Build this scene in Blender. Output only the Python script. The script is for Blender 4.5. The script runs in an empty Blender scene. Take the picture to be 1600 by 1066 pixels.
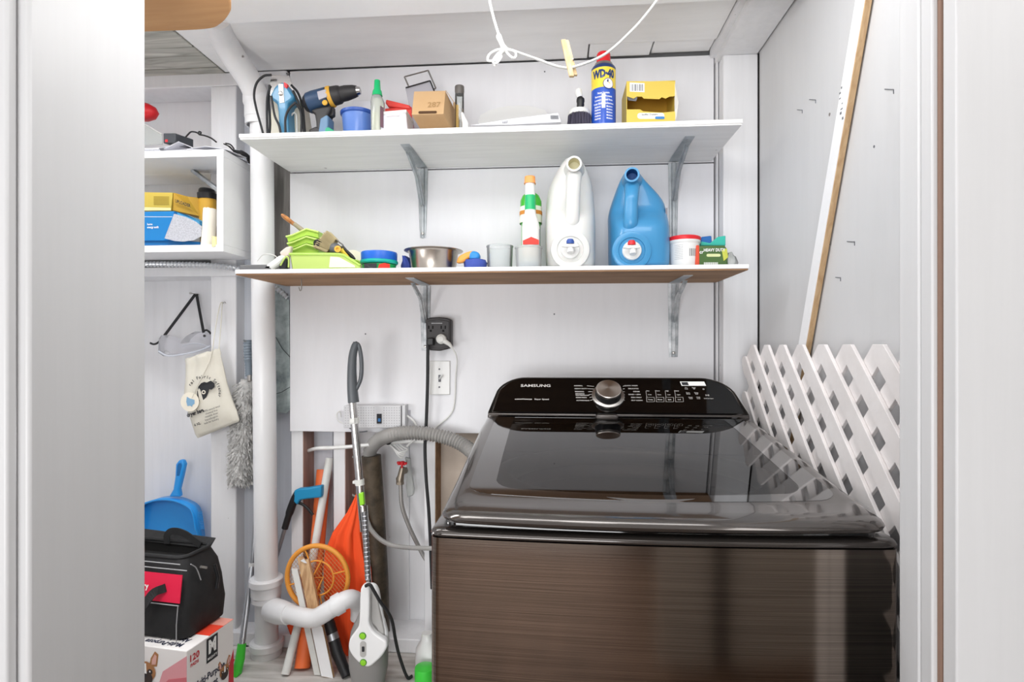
import bpy, bmesh, math, random
from mathutils import Vector, Matrix
random.seed(7)
S = bpy.context.scene
COL = S.collection
V = Vector
PI = math.pi

# ------------------------------------------------------------ camera
FPX, YAW, CAMZ, HY = 880.0, math.radians(4.4), 1.24, 540.0
cam_d = bpy.data.cameras.new('camera'); cam = bpy.data.objects.new('camera', cam_d); COL.objects.link(cam)
cam_d.sensor_width = 36; cam_d.lens = FPX/1600*36; cam_d.shift_y = (HY-533)/1600; cam_d.clip_start = .02
cam.location = (0, 0, CAMZ); cam.rotation_euler = (PI/2, 0, YAW)
S.camera = cam
# ------------------------------------------------------------ exposure, world, lights
S.view_settings.view_transform = 'Standard'; S.view_settings.look = 'None'
S.view_settings.gamma = 1; S.view_settings.use_curve_mapping = False
S.view_settings.exposure = -0.10
w = bpy.data.worlds.new('world'); S.world = w; w.use_nodes = True
w.node_tree.nodes['Background'].inputs[0].default_value = (.9, .95, 1, 1)
w.node_tree.nodes['Background'].inputs[1].default_value = .3
S.cycles.max_bounces = 12; S.cycles.diffuse_bounces = 7; S.cycles.glossy_bounces = 5
S.cycles.transparent_max_bounces = 12; S.cycles.transmission_bounces = 8
S.cycles.caustics_reflective = False; S.cycles.caustics_refractive = False
S.cycles.sample_clamp_indirect = 4
try:
    S.cycles.use_denoising = True; S.cycles.denoiser = 'OPENIMAGEDENOISE'
except Exception: pass
def area(name, loc, rot, sx, sy, power, col=(1, 1, 1)):
    l = bpy.data.lights.new(name, 'AREA'); l.shape = 'RECTANGLE'; l.size = sx; l.size_y = sy
    l.energy = power; l.color = col
    o = bpy.data.objects.new(name, l); COL.objects.link(o); o.location = loc; o.rotation_euler = rot
    return o
area('room_overhead_fill', (-.4, -1.0, 2.5), (math.radians(28), 0, 0), 2.2, 1.2, 17, (1, .992, .98))  # added front fill from above; no fixture is known there
area('room_right_fill', (1.1, .05, 2.5), (0, math.radians(20), 0), .9, .7, 15, (1, .99, .98))  # added fill from the right for the jambs, not a known lamp
area('rear_low_fill', (-.55, -1.92, .95), (math.radians(97), 0, 0), 1.7, 1.5, 70, (.97, .985, 1))  # added low fill for shelf undersides and lower walls; no real opening here
area('closet_ceiling_light', (-.05, .87, 1.97), (math.radians(24), 0, 0), 1.05, .20, 4.5, (.985, .993, 1))
area('closet_left_fill', (-1.0, 1.10, 2.03), (0, 0, 0), .7, .14, 6, (.96, .98, 1))  # extra fill added to lift the dark left bay
for bx_, by_, bz_, pw_ in ((-.36, .80, 1.75, 1.6), (.06, .80, 1.75, 1.4), (-.84, .93, 1.08, 4.6)):  # overhead pair added to brighten the ceiling; low left lamp inferred from shadows
    l_ = bpy.data.lights.new('closet_point_light', 'POINT'); l_.energy = pw_; l_.shadow_soft_size = .09; l_.color = (1, .995, .985)
    o_ = bpy.data.objects.new('closet_point_light', l_); COL.objects.link(o_); o_.location = (bx_, by_, bz_)
area('room_left_fill', (-2.2, -.9, 1.3), (0, math.radians(-90), math.radians(25)), 1.6, 1.5, 9, (.93, .97, 1))  # added soft fill from the left; this wall has no window

# ------------------------------------------------------------ pixel to space
_s, _c = math.sin(YAW), math.cos(YAW)
def ray(px, py):
    a = px-800
    return V((-FPX*_s+a*_c, FPX*_c+a*_s, HY-py))
def P(px, py, Y):
    r = ray(px, py); k = Y/r.y
    return V((r.x*k, Y, CAMZ+r.z*k))
def PXX(px, Y): return P(px, HY, Y).x
def rayplane(px, py, p0, n):
    r = ray(px, py); o = V((0, 0, CAMZ))
    return o+r*((p0-o).dot(n)/r.dot(n))
def onz(px, py, z): return rayplane(px, py, V((0, 0, z)), V((0, 0, 1)))
def onx(px, py, x): return rayplane(px, py, V((x, 0, 0)), V((1, 0, 0)))
def mpp(px, Y):   # metres per pixel at plane Y
    r = ray(px, HY); return Y/r.y

# ------------------------------------------------------------ materials
def srgb(h):
    if isinstance(h, str):
        h = h.lstrip('#'); h = [int(h[i:i+2], 16)/255 for i in (0, 2, 4)]
        return tuple(x/12.92 if x <= .04045 else ((x+.055)/1.055)**2.4 for x in h)
    return h
MATS = {}
def M(name, col, rough=.5, metal=0, noise=None, bump=None, coat=0, stretch=(1, 1, 1), trans=0, ior=1.45, alpha=1, aniso=0, sss=0, spec=None):
    """noise=(scale, darker colour, factor, lo, hi); bump=(scale, strength)"""
    if name in MATS: return MATS[name]
    m = bpy.data.materials.new(name); m.use_nodes = True; nt = m.node_tree; b = nt.nodes['Principled BSDF']
    c = srgb(col)
    b.inputs['Base Color'].default_value = (*c, 1); b.inputs['Roughness'].default_value = rough
    b.inputs['Metallic'].default_value = metal; b.inputs['Coat Weight'].default_value = coat
    b.inputs['Coat Roughness'].default_value = .05
    b.inputs['Transmission Weight'].default_value = trans; b.inputs['IOR'].default_value = ior; b.inputs['Alpha'].default_value = alpha
    b.inputs['Anisotropic'].default_value = aniso
    if spec is not None: b.inputs['Specular IOR Level'].default_value = spec
    if sss: b.inputs['Subsurface Weight'].default_value = sss; b.inputs['Subsurface Scale'].default_value = .01
    if noise or bump:
        tc = nt.nodes.new('ShaderNodeTexCoord'); mp = nt.nodes.new('ShaderNodeMapping')
        mp.inputs['Scale'].default_value = stretch; nt.links.new(tc.outputs['Object'], mp.inputs['Vector'])
    if noise:
        n = nt.nodes.new('ShaderNodeTexNoise'); n.inputs['Scale'].default_value = noise[0]; n.inputs['Detail'].default_value = 6
        n.inputs['Roughness'].default_value = .62
        nt.links.new(mp.outputs[0], n.inputs['Vector'])
        r = nt.nodes.new('ShaderNodeValToRGB'); r.color_ramp.elements[0].position = noise[3]; r.color_ramp.elements[1].position = noise[4]
        d = srgb(noise[1]); f = noise[2]
        r.color_ramp.elements[0].color = tuple(c[i]*(1-f)+d[i]*f for i in range(3))+(1,)
        r.color_ramp.elements[1].color = (*c, 1)
        nt.links.new(n.outputs['Fac'], r.inputs[0]); nt.links.new(r.outputs[0], b.inputs['Base Color'])
    if bump:
        n2 = nt.nodes.new('ShaderNodeTexNoise'); n2.inputs['Scale'].default_value = bump[0]; n2.inputs['Detail'].default_value = 4
        nt.links.new(mp.outputs[0], n2.inputs['Vector'])
        bp = nt.nodes.new('ShaderNodeBump'); bp.inputs['Strength'].default_value = bump[1]; bp.inputs['Distance'].default_value = .004
        nt.links.new(n2.outputs['Fac'], bp.inputs['Height']); nt.links.new(bp.outputs[0], b.inputs['Normal'])
    MATS[name] = m; return m

def clearmat(name, tint, refl_rough=.04, ior=1.45, base=.0):
    """thin clear plastic or glass: transparent straight through, with surface reflections and a little milky diffuse"""
    m = bpy.data.materials.new(name); m.use_nodes = True; nt = m.node_tree; nt.nodes.clear()
    o = nt.nodes.new('ShaderNodeOutputMaterial'); t = nt.nodes.new('ShaderNodeBsdfTransparent'); t.inputs[0].default_value = (*srgb(tint), 1)
    g = nt.nodes.new('ShaderNodeBsdfGlossy'); g.inputs['Roughness'].default_value = refl_rough
    fr = nt.nodes.new('ShaderNodeFresnel'); fr.inputs[0].default_value = ior
    mx = nt.nodes.new('ShaderNodeMixShader'); nt.links.new(fr.outputs[0], mx.inputs[0]); 
    src = t.outputs[0]
    if base:
        d = nt.nodes.new('ShaderNodeBsdfDiffuse'); d.inputs[0].default_value = (.8, .82, .82, 1)
        m2 = nt.nodes.new('ShaderNodeMixShader'); m2.inputs[0].default_value = base
        nt.links.new(t.outputs[0], m2.inputs[1]); nt.links.new(d.outputs[0], m2.inputs[2]); src = m2.outputs[0]
    nt.links.new(src, mx.inputs[1]); nt.links.new(g.outputs[0], mx.inputs[2]); nt.links.new(mx.outputs[0], o.inputs[0])
    MATS[name] = m; return m

def grainwood(name, a, b_, scale=(3, 40, 40), rough=.7, dist=4.0, bump=.15):
    m = bpy.data.materials.new(name); m.use_nodes = True; nt = m.node_tree; b = nt.nodes['Principled BSDF']
    tc = nt.nodes.new('ShaderNodeTexCoord'); mp = nt.nodes.new('ShaderNodeMapping'); mp.inputs['Scale'].default_value = scale
    nt.links.new(tc.outputs['Object'], mp.inputs[0])
    n = nt.nodes.new('ShaderNodeTexNoise'); n.inputs['Scale'].default_value = 1.0; n.inputs['Detail'].default_value = 7; n.inputs['Distortion'].default_value = dist*.2
    nt.links.new(mp.outputs[0], n.inputs['Vector'])
    r = nt.nodes.new('ShaderNodeValToRGB'); r.color_ramp.elements[0].position = .33; r.color_ramp.elements[1].position = .68
    r.color_ramp.elements[0].color = (*srgb(b_), 1); r.color_ramp.elements[1].color = (*srgb(a), 1)
    nt.links.new(n.outputs['Fac'], r.inputs[0]); nt.links.new(r.outputs[0], b.inputs['Base Color'])
    bp = nt.nodes.new('ShaderNodeBump'); bp.inputs['Strength'].default_value = bump; bp.inputs['Distance'].default_value = .002
    nt.links.new(n.outputs['Fac'], bp.inputs['Height']); nt.links.new(bp.outputs[0], b.inputs['Normal'])
    b.inputs['Roughness'].default_value = rough; MATS[name] = m; return m

def wallpaint(name, col, grain=(14, 14, .8), spots=True, rough=.55, bump=.12, streak=.05):
    """painted boards: fine brushed relief, faint streaks, a few dark chips"""
    m = bpy.data.materials.new(name); m.use_nodes = True; nt = m.node_tree; b = nt.nodes['Principled BSDF']; L = nt.links.new
    c = srgb(col)
    tc = nt.nodes.new('ShaderNodeTexCoord'); mp = nt.nodes.new('ShaderNodeMapping'); mp.inputs['Scale'].default_value = grain
    L(tc.outputs['Object'], mp.inputs[0])
    n = nt.nodes.new('ShaderNodeTexNoise'); n.inputs['Scale'].default_value = 3; n.inputs['Detail'].default_value = 8; n.inputs['Roughness'].default_value = .65
    L(mp.outputs[0], n.inputs['Vector'])
    n0 = nt.nodes.new('ShaderNodeTexNoise'); n0.inputs['Scale'].default_value = 2.2; n0.inputs['Detail'].default_value = 3
    L(tc.outputs['Object'], n0.inputs['Vector'])
    ad = nt.nodes.new('ShaderNodeMath'); ad.operation = 'ADD'; L(n.outputs['Fac'], ad.inputs[0]); L(n0.outputs['Fac'], ad.inputs[1])
    r = nt.nodes.new('ShaderNodeValToRGB'); r.color_ramp.elements[0].position = .7/2; r.color_ramp.elements[1].position = 1.2/2
    hf = nt.nodes.new('ShaderNodeMath'); hf.operation = 'MULTIPLY'; hf.inputs[1].default_value = .5; L(ad.outputs[0], hf.inputs[0])
    r.color_ramp.elements[0].color = tuple(x*(1-streak*2) for x in c)+(1,); r.color_ramp.elements[1].color = (*c, 1)
    L(hf.outputs[0], r.inputs[0]); out = r.outputs[0]
    if spots:
        v = nt.nodes.new('ShaderNodeTexNoise'); v.inputs['Scale'].default_value = 26; v.inputs['Detail'].default_value = 2
        L(tc.outputs['Object'], v.inputs['Vector'])
        r2 = nt.nodes.new('ShaderNodeValToRGB'); r2.color_ramp.elements[0].position = .775; r2.color_ramp.elements[1].position = .80
        L(v.outputs['Fac'], r2.inputs[0])
        mx = nt.nodes.new('ShaderNodeMix'); mx.data_type = 'RGBA'; L(r2.outputs[0], mx.inputs[0]); L(out, mx.inputs[6]); mx.inputs[7].default_value = (.18, .16, .15, 1)
        out = mx.outputs[2]
    L(out, b.inputs['Base Color'])
    bp = nt.nodes.new('ShaderNodeBump'); bp.inputs['Strength'].default_value = bump; bp.inputs['Distance'].default_value = .002
    L(n.outputs['Fac'], bp.inputs['Height']); L(bp.outputs[0], b.inputs['Normal'])
    b.inputs['Roughness'].default_value = rough; MATS[name] = m; return m

# ------------------------------------------------------------ mesh builder
def catmull(pts, n=8):
    pts = [V(p) for p in pts]
    if len(pts) < 3: return pts
    q = [pts[0]*2-pts[1]]+pts+[pts[-1]*2-pts[-2]]; out = []
    for i in range(1, len(q)-2):
        for k in range(n):
            t = k/n; a, b, c, d = q[i-1], q[i], q[i+1], q[i+2]
            out.append(.5*((2*b)+(c-a)*t+(2*a-5*b+4*c-d)*t*t+(3*b-a-3*c+d)*t**3))
    out.append(pts[-1]); return out
def resample(pts, step):
    L = [0]
    for a, b in zip(pts, pts[1:]): L.append(L[-1]+(b-a).length)
    n = max(2, int(L[-1]/step)); out = []; j = 0
    for i in range(n+1):
        s = L[-1]*i/n
        while j < len(L)-2 and L[j+1] < s: j += 1
        t = (s-L[j])/max(1e-9, L[j+1]-L[j]); out.append(pts[j].lerp(pts[j+1], min(1, t)))
    return out
def rrect(w, h, r, n=5, cx=0, cy=0):
    r = min(r, w/2-1e-5, h/2-1e-5); o = []
    for k, (sx, sy) in enumerate(((1, 1), (-1, 1), (-1, -1), (1, -1))):
        for i in range(n+1):
            a = PI/2*k+PI/2*i/n
            o.append((cx+sx*(w/2-r)+r*math.cos(a), cy+sy*(h/2-r)+r*math.sin(a)))
    return o
def sup(n, p=2.0):
    o = []
    for i in range(n):
        a = 2*PI*i/n; c, s = math.cos(a), math.sin(a)
        o.append((math.copysign(abs(c)**(2/p), c), math.copysign(abs(s)**(2/p), s)))
    return o
class MB:
    def __init__(s): s.v = []; s.f = []
    def add(s, vs, fs):
        k = len(s.v); s.v += [V(x) for x in vs]; s.f += [tuple(i+k for i in f) for f in fs]; return s
    def box(s, x0, x1, y0, y1, z0, z1):
        vs = [(x, y, z) for z in (z0, z1) for y in (y0, y1) for x in (x0, x1)]
        return s.add(vs, [(0, 2, 3, 1), (4, 5, 7, 6), (0, 1, 5, 4), (2, 6, 7, 3), (0, 4, 6, 2), (1, 3, 7, 5)])
    def obox(s, o, a, b, c):   # oriented: corner o, edge vectors a, b, c
        o, a, b, c = V(o), V(a), V(b), V(c)
        if a.cross(b).dot(c) < 0: a, b = b, a
        vs = [o+a*i+b*j+c*k for k in (0, 1) for j in (0, 1) for i in (0, 1)]
        return s.add(vs, [(0, 2, 3, 1), (4, 5, 7, 6), (0, 1, 5, 4), (2, 6, 7, 3), (0, 4, 6, 2), (1, 3, 7, 5)])
    def loft(s, rings, caps=(1, 1), close=True):
        n = len(rings[0]); k = len(s.v)
        for r in rings: s.v += [V(p) for p in r]
        for i in range(len(rings)-1):
            for j in range(n if close else n-1):
                a, b = k+i*n+j, k+i*n+(j+1) % n
                s.f.append((a, b, b+n, a+n))
        if caps[0]: s.f.append(tuple(k+j for j in reversed(range(n))))
        if caps[1]: s.f.append(tuple(k+(len(rings)-1)*n+j for j in range(n)))
        return s
    def tube(s, pts, r, seg=10, caps=(1, 1), flat=1.0, up=None):
        pts = [V(p) for p in pts]; n = len(pts)
        rr = r if isinstance(r, (list, tuple)) else [r]*n
        T = [(pts[min(i+1, n-1)]-pts[max(i-1, 0)]).normalized() for i in range(n)]
        u = V(up) if up else (V((0, 0, 1)) if abs(T[0].z) < .9 else V((1, 0, 0)))
        u = (u-T[0]*u.dot(T[0])).normalized(); rings = []
        for i in range(n):
            u = (u-T[i]*u.dot(T[i])).normalized(); w_ = T[i].cross(u)
            rings.append([pts[i]+rr[i]*(u*math.cos(2*PI*j/seg)*flat+w_*math.sin(2*PI*j/seg)) for j in range(seg)])
        return s.loft(rings, caps)
    def lathe(s, prof, o, ax=(0, 0, 1), seg=28, caps=(1, 1)):
        o = V(o); ax = V(ax).normalized(); u = V((1, 0, 0)) if abs(ax.x) < .9 else V((0, 1, 0))
        u = (u-ax*u.dot(ax)).normalized(); w_ = ax.cross(u)
        return s.loft([[o+ax*z+(u*math.cos(2*PI*j/seg)+w_*math.sin(2*PI*j/seg))*r for j in range(seg)] for r, z in prof], caps)
    def prism(s, poly, off):
        off = V(off); poly = [V(p) for p in poly]; n = len(poly); nn = V((0, 0, 0))
        for i in range(n): nn += poly[i].cross(poly[(i+1) % n])
        if nn.dot(off) < 0: poly.reverse()
        return s.loft([poly, [p+off for p in poly]])
    def slab(s, px, Y, d):      # pixel outline at plane Y, real thickness d away from the viewer
        return s.prism([P(x, y, Y) for x, y in px], (0, d, 0))
    def ploft(s, rows, Y, n=24, p=2.4, caps=(1, 1)):   # rows (cx, cy, half width px, half depth m [, Y shift]) stacked
        sp = sup(n, p); rings = []
        for r in rows:
            o = P(r[0], r[1], Y); hw = r[2]*mpp(r[0], Y); dy = r[4] if len(r) > 4 else 0
            rings.append([V((o.x+hw*a, Y+dy+r[3]*b, o.z)) for a, b in sp])
        if rings[0][0].z > rings[-1][0].z: rings.reverse()
        return s.loft(rings, caps)
    def poly(s, pts): return s.add(pts, [tuple(range(len(pts)))])
    def text(s, txt, o, u, v, size, align='CENTER', fn=None, sx=1, off=.0004, bold=0):
        c = bpy.data.curves.new('t', 'FONT'); c.body = txt; c.size = 1; c.align_x = align; c.align_y = 'CENTER'; c.resolution_u = 2
        c.offset = bold
        ob = bpy.data.objects.new('t', c); COL.objects.link(ob); dg = bpy.context.evaluated_depsgraph_get()
        me = bpy.data.meshes.new_from_object(ob.evaluated_get(dg)); u, v, o = V(u).normalized(), V(v).normalized(), V(o)
        nn = u.cross(v)
        vs = [(o+u*(q.co.x*size*sx)+v*(q.co.y*size)+nn*off) if fn is None else fn(q.co.x*size*sx, q.co.y*size) for q in me.vertices]
        s.add(vs, [tuple(p.vertices) for p in me.polygons])
        bpy.data.objects.remove(ob); bpy.data.curves.remove(c); bpy.data.meshes.remove(me); return s
    def build(s, name, mat, parent=None, smooth=35, bevel=0, local=False, kind=None, label=None, seg=2, sub=0, solid=0):
        off = V((0, 0, 0))
        if parent is not None and not local: off = parent.matrix_world.translation if parent.parent is None else ROOT[parent.name]
        me = bpy.data.meshes.new(name); me.from_pydata([p-off for p in s.v], [], s.f); me.update()
        bm = bmesh.new(); bm.from_mesh(me); bmesh.ops.recalc_face_normals(bm, faces=bm.faces) if len(s.f) < 60000 else 0
        bm.to_mesh(me); bm.free()
        if smooth:
            for p in me.polygons: p.use_smooth = True
            me.set_sharp_from_angle(angle=math.radians(smooth))
        o = bpy.data.objects.new(name, me); COL.objects.link(o)
        if mat: me.materials.append(MATS[mat] if isinstance(mat, str) else mat)
        if parent is not None: o.parent = parent; ROOT[o.name] = off
        if bevel:
            b = o.modifiers.new('bevel', 'BEVEL'); b.width = bevel; b.segments = seg; b.limit_method = 'ANGLE'; b.angle_limit = math.radians(40)
        if sub:
            b = o.modifiers.new('sub', 'SUBSURF'); b.levels = sub; b.render_levels = sub
        if solid:
            b = o.modifiers.new('solid', 'SOLIDIFY'); b.thickness = solid; b.offset = 0
        if kind: o['kind'] = kind
        if label: o['label'] = label
        return o
ROOT = {}
def thing(name, label, cat, loc=(0, 0, 0), group=None):
    o = bpy.data.objects.new(name, None); o.empty_display_size = .02; COL.objects.link(o); o.location = loc
    o['label'] = label; o['category'] = cat
    if group: o['group'] = group
    bpy.context.view_layer.update(); o.matrix_world.translation = V(loc); return o
def tag(o, label, cat, group=None):
    o['label'] = label; o['category'] = cat
    if group: o['group'] = group
    return o
def box(x0, x1, y0, y1, z0, z1): return MB().box(x0, x1, y0, y1, z0, z1)

# ------------------------------------------------------------ palette
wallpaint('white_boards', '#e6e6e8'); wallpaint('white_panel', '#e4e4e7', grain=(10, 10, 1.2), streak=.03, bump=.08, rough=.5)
wallpaint('jamb_paint', '#d3d3d4', grain=(14, 14, .6), streak=.03, bump=.12, spots=False, rough=.4)
wallpaint('ceiling_paint', '#f1f1f1', grain=(1.2, 8, 8), streak=.05)
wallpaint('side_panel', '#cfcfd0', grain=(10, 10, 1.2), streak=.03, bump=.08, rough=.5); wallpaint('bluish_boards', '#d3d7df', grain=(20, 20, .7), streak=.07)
wallpaint('pipe_paint', '#e2e2e3', grain=(10, 10, 3), streak=.03, bump=.1, rough=.35)
wallpaint('shelf_paint', '#ecebe9', grain=(1.5, 18, 18), streak=.06, bump=.2)
wallpaint('cabinet_paint', '#efefF0'[:7], grain=(8, 8, 8), streak=.02, spots=False, bump=.05, rough=.45)
grainwood('grey_wood', '#a09c98', '#77736f', (8, 60, 60)); grainwood('grey_wood_up', '#9d9996', '#6d6966', (60, 60, 5))
grainwood('plank_grey', '#c9c8c0', '#8f8e86', (5, 45, 30))
grainwood('ply_brown', '#a9835f', '#85603f', (5, 40, 40)); grainwood('raw_shelf', '#c69868', '#b58556', (4, 30, 60))
grainwood('stick_wood', '#c9ab85', '#b08e66', (80, 80, 6)); grainwood('lath_wood', '#d8b488', '#a87f58', (90, 90, 4))
grainwood('stud_brown', '#b08d80', '#8f6b5f', (40, 40, 4)); grainwood('panelling', '#a3704a', '#6b4024', (30, 30, 2))
grainwood('floor_wood', '#cfccc8', '#a6a29c', (6, 40, 10)); grainwood('brown_floor', '#7d624e', '#513e30', (30, 3, 10)); grainwood('peg_wood', '#d6c19c', '#b3966d', (60, 60, 30))
M('console_black', '#070606', .07); M('white_plastic', '#dededc', .35, coat=.2); M('dull_white', '#d8d8d4', .6); M('black_plastic', '#1c1c1e', .4)
M('dark_gap', '#0d0c0b', .9); M('black_rubber', '#222224', .6); M('chrome', '#c9c7c6', .18, 1); M('steel', '#b5b2ae', .3, 1, noise=(40, '#8d8a86', .5, .3, .7))
M('painted_steel', '#d0d2d4', .5, .3, noise=(22, '#8a9196', .8, .4, .6)); M('galv', '#c2c6c8', .5, .6, noise=(18, '#8b9296', .8, .35, .65)); M('yellow', '#e0c24b', .55); M('red', '#d5222a', .4)
M('plate_metal', '#c2cdcb', .55, .45, noise=(14, '#6f7c7f', .9, .35, .6), bump=(30, .2))
M('ink', '#25262a', .6); M('ink_grey', '#6b6d72', .6); M('white_ink', '#f2f2f0', .6)
M('paper', '#dcdce1', .7)
# ============================================================ SETTING
WY = 1.62; SY = 1.72; ZC = 2.06; RX = .55; PL = .35
def struct(mb, name, mat, **k):
    o = mb.build(name, mat, **k)
    if o.parent is None: o['kind'] = 'structure'
    return o
struct(box(-2.4, 2.4, -2.0, 1.95, -.1, 0), 'floor', 'brown_floor', smooth=0)
struct(box(-1.5, -.22, .80, SY+.0, 0, PL), 'floor_platform', 'floor_wood', smooth=0)
pxl, pxr = PXX(453, WY), PXX(1115.5, WY)
zpb = P(455, 674, WY).z
wb = struct(box(-1.5, .62, SY, SY+.03, 0, ZC+.1), 'wall_back', 'white_boards', smooth=0)
# plywood panel in two sheets with a recessed joint behind the shelves
for a, b in ((zpb, 1.752), (1.7555, ZC-.004)):
    box(pxl, pxr, WY, WY+.009, a, b).build('panel', 'white_panel', wb, bevel=.001)
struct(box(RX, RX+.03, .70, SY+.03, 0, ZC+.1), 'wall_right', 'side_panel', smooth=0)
struct(box(-1.53, -1.5, .70, SY+.03, 0, ZC+.1), 'wall_left', 'white_panel', smooth=0)
# ceiling, three sheets plus the bare planks at left
ce = struct(box(-1.53, RX+.03, .62, SY+.03, ZC+.03, ZC+.06), 'ceiling', 'ceiling_paint', smooth=0)
xs = PXX(330, 1.55)
c1 = PXX(918, 1.6); c2 = PXX(1016, 1.6)
MB().prism([V((xs, .62, ZC)), V((.43, .62, ZC)), V((.43, 1.545, ZC)), V((c1, 1.545, ZC)), V((c1, WY, ZC)), V((xs, WY, ZC))], (0, 0, .03)).build('panel', 'ceiling_paint', ce, bevel=.002)
box(c1+.004, c2, 1.549, WY, ZC+.002, ZC+.03).build('plank', 'ceiling_paint', ce, bevel=.002)
box(c2+.005, .43, 1.549, WY, ZC+.007, ZC+.03).build('plank', 'ceiling_paint', ce, bevel=.002)
y = 1.28
for k, wd in enumerate((.105, .09, .115, .10)):
    box(-1.5, xs-.004, y, y+wd-.003, ZC-.002*(k % 2), ZC+.03).build('plank', 'plank_grey' if k else 'ceiling_paint', ce, bevel=.002); y += wd
# joist across the ceiling in front
struct(box(PXX(357, 1.27), .9, 1.18, 1.272, ZC-.062, ZC), 'trim_2', 'cabinet_paint', bevel=.003)
# top plate over the left bay, nailer, studs
struct(box(-1.5, pxl-.01, WY, SY, 2.02, ZC), 'trim_3', 'white_boards', bevel=.003)
zn = P(290, 418, WY).z
struct(box(-1.5, PXX(372, WY), WY-.012, SY, P(290, 432, WY-.01).z, zn), 'trim_4', 'white_boards', bevel=.002)
sx0, sx1 = PXX(329, WY), PXX(369, WY)
struct(box(sx0, sx1, WY, SY, PL, 2.02), 'trim_5', 'white_boards', bevel=.003)
# recessed boards behind the pipe
struct(box(PXX(380, 1.67), pxl+.0, 1.665, SY, PL, 2.02), 'trim_6', 'bluish_boards', bevel=.002)
struct(box(PXX(424, 1.64), pxl-.001, 1.645, 1.664, P(430, 440, 1.64).z, 2.02), 'trim_7', 'grey_wood_up', bevel=.002)
# studs below the panel
def stud(n, a, b, sidemat, z1=zpb+.05):
    o = struct(box(PXX(a, WY+.012), PXX(b, WY+.012), WY+.012, SY, PL, z1), n, 'white_boards', bevel=.002)
    x = PXX(b, WY+.012)
    box(x, x+.0015, WY+.014, SY, PL, z1).build('bare_side', sidemat, o, smooth=0)
stud('trim_8', 455, 473, 'stud_brown'); stud('trim_9', 521, 539, 'stud_brown'); stud('trim_10', 663, 680, 'ply_brown')
struct(box(PXX(490, SY-.01), PXX(520, SY-.01), SY-.012, SY, PL, 1.1), 'trim_11', 'bluish_boards', bevel=.001)
struct(box(PXX(685, SY), PXX(760, SY), SY-.012, SY, PL, 1.1), 'trim_12', M('beige', '#d9cbbd', .6, noise=(8, '#b9a898', .6, .3, .7)), bevel=.001)
struct(box(PXX(585, SY), PXX(640, SY), SY-.008, SY, PL, 1.1), 'trim_13', 'white_boards', bevel=.001)
struct(box(-1.5, -.22, WY-.02, SY, PL, PL+.04), 'baseboard_back', 'white_boards', bevel=.003)
# right corner: post, spacer strip and beam
PF = 1.57
pa, pb = PXX(1130, PF), RX-.003
struct(box(pa, pb, PF, SY, 0, ZC-.03), 'trim_14', 'white_boards', bevel=.003)
struct(box(pxr+.004, pa-.002, WY-.012, SY, 0, ZC), 'trim_15', 'white_boards', bevel=.002)
struct(box(pxr+.002, pb, .62, SY, ZC-.03, ZC+.02), 'trim_16', 'white_boards', bevel=.003)
struct(box(pxr-.012, pxr+.006, .62, WY, ZC-.014, ZC+.02), 'trim_17', 'white_boards', bevel=.002)
struct(box(RX-.0025, RX+.001, PF-.001, PF+.008, .3, ZC-.03), 'trim_18', 'dark_gap', smooth=0)
# partition with the doorway
JL, JR = -.2243, 0
jlx = PXX(228, .76); jy0 = jlx/(ray(45, HY).x/ray(45, HY).y)
struct(box(-1.53, jlx, jy0, .76, 0, ZC+.1), 'wall_front_left', 'jamb_paint', bevel=.004)
struct(box(-2.4, jlx-.012, jy0-.014, jy0-.001, 0, ZC+.1), 'trim_19', 'jamb_paint', bevel=.003)
jrx = PXX(1404, .76); jy1 = jrx/(ray(1436, HY).x/ray(1436, HY).y)
struct(box(jrx, 1.9, jy1, .76, 0, ZC+.1), 'wall_front_right', 'jamb_paint', bevel=.003)
jy2 = (jrx)/(ray(1455, HY).x/ray(1455, HY).y)
struct(box(jrx+.001, 1.9, jy2, jy1-.001, 0, ZC+.1), 'trim_20', 'jamb_paint', bevel=.002)
struct(box(jrx+.0065, 1.9, jy2-.006, jy2-.0005, 0, ZC+.1), 'trim_21', M('rusty_gap', '#8a6f60', .8), smooth=0)
struct(box(jrx+.008, 2.4, jy2-.03, jy2-.007, 0, ZC+.1), 'trim_22', 'jamb_paint', bevel=.002)
struct(box(-1.5, 1.9, .60, .76, 2.12, 2.5), 'trim_23', 'jamb_paint')
# the room behind the photographer (seen only in the washer's reflections)
struct(box(.40, 2.4, -.64, -.60, 0, 2.6), 'wall_room_side', M('grey_wall', '#d0cdc8', .6), smooth=0)
struct(box(.66, .74, -.60, -.585, 0, 2.1), 'trim_25', M('dark_trim', '#3b3431', .5), bevel=.002)
wr = struct(box(-2.4, 2.4, -2.03, -2.0, 0, 2.62), 'wall_rear', 'jamb_paint', smooth=0)
grainwood('panelling', '#83634b', '#50382a', (30, 30, 2))
k = -2.38
while k < .55:
    box(k, k+.155, -2.0, -1.985, 0, 2.6).build('plank', 'panelling', wr, bevel=.003); k += .16
struct(box(.60, .66, -2.0, -1.95, 0, 2.6), 'trim_24', M('dark_trim', '#3b3431', .5), bevel=.002)
dr = struct(box(.86, 1.62, -2.0, -1.955, 0, 2.05), 'door_1', M('door_grey', '#a9a49c', .5), bevel=.003)
for z0, z1 in ((.15, .95), (1.1, 1.9)):
    for x0 in (.95, 1.28): box(x0, x0+.25, -1.955, -1.948, z0, z1).build('panel', 'door_grey', dr, bevel=.004)
MB().lathe([(.0, .0), (.012, 0), (.012, .03), (.028, .04), (.03, .055), (.015, .07), (0, .072)], (.92, -1.955, 1.0), (0, 1, 0)).build('door_handle', 'chrome', dr)
struct(box(-2.43, -2.4, -2.03, .7, 0, 2.62), 'wall_room_left', 'jamb_paint', smooth=0)
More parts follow.
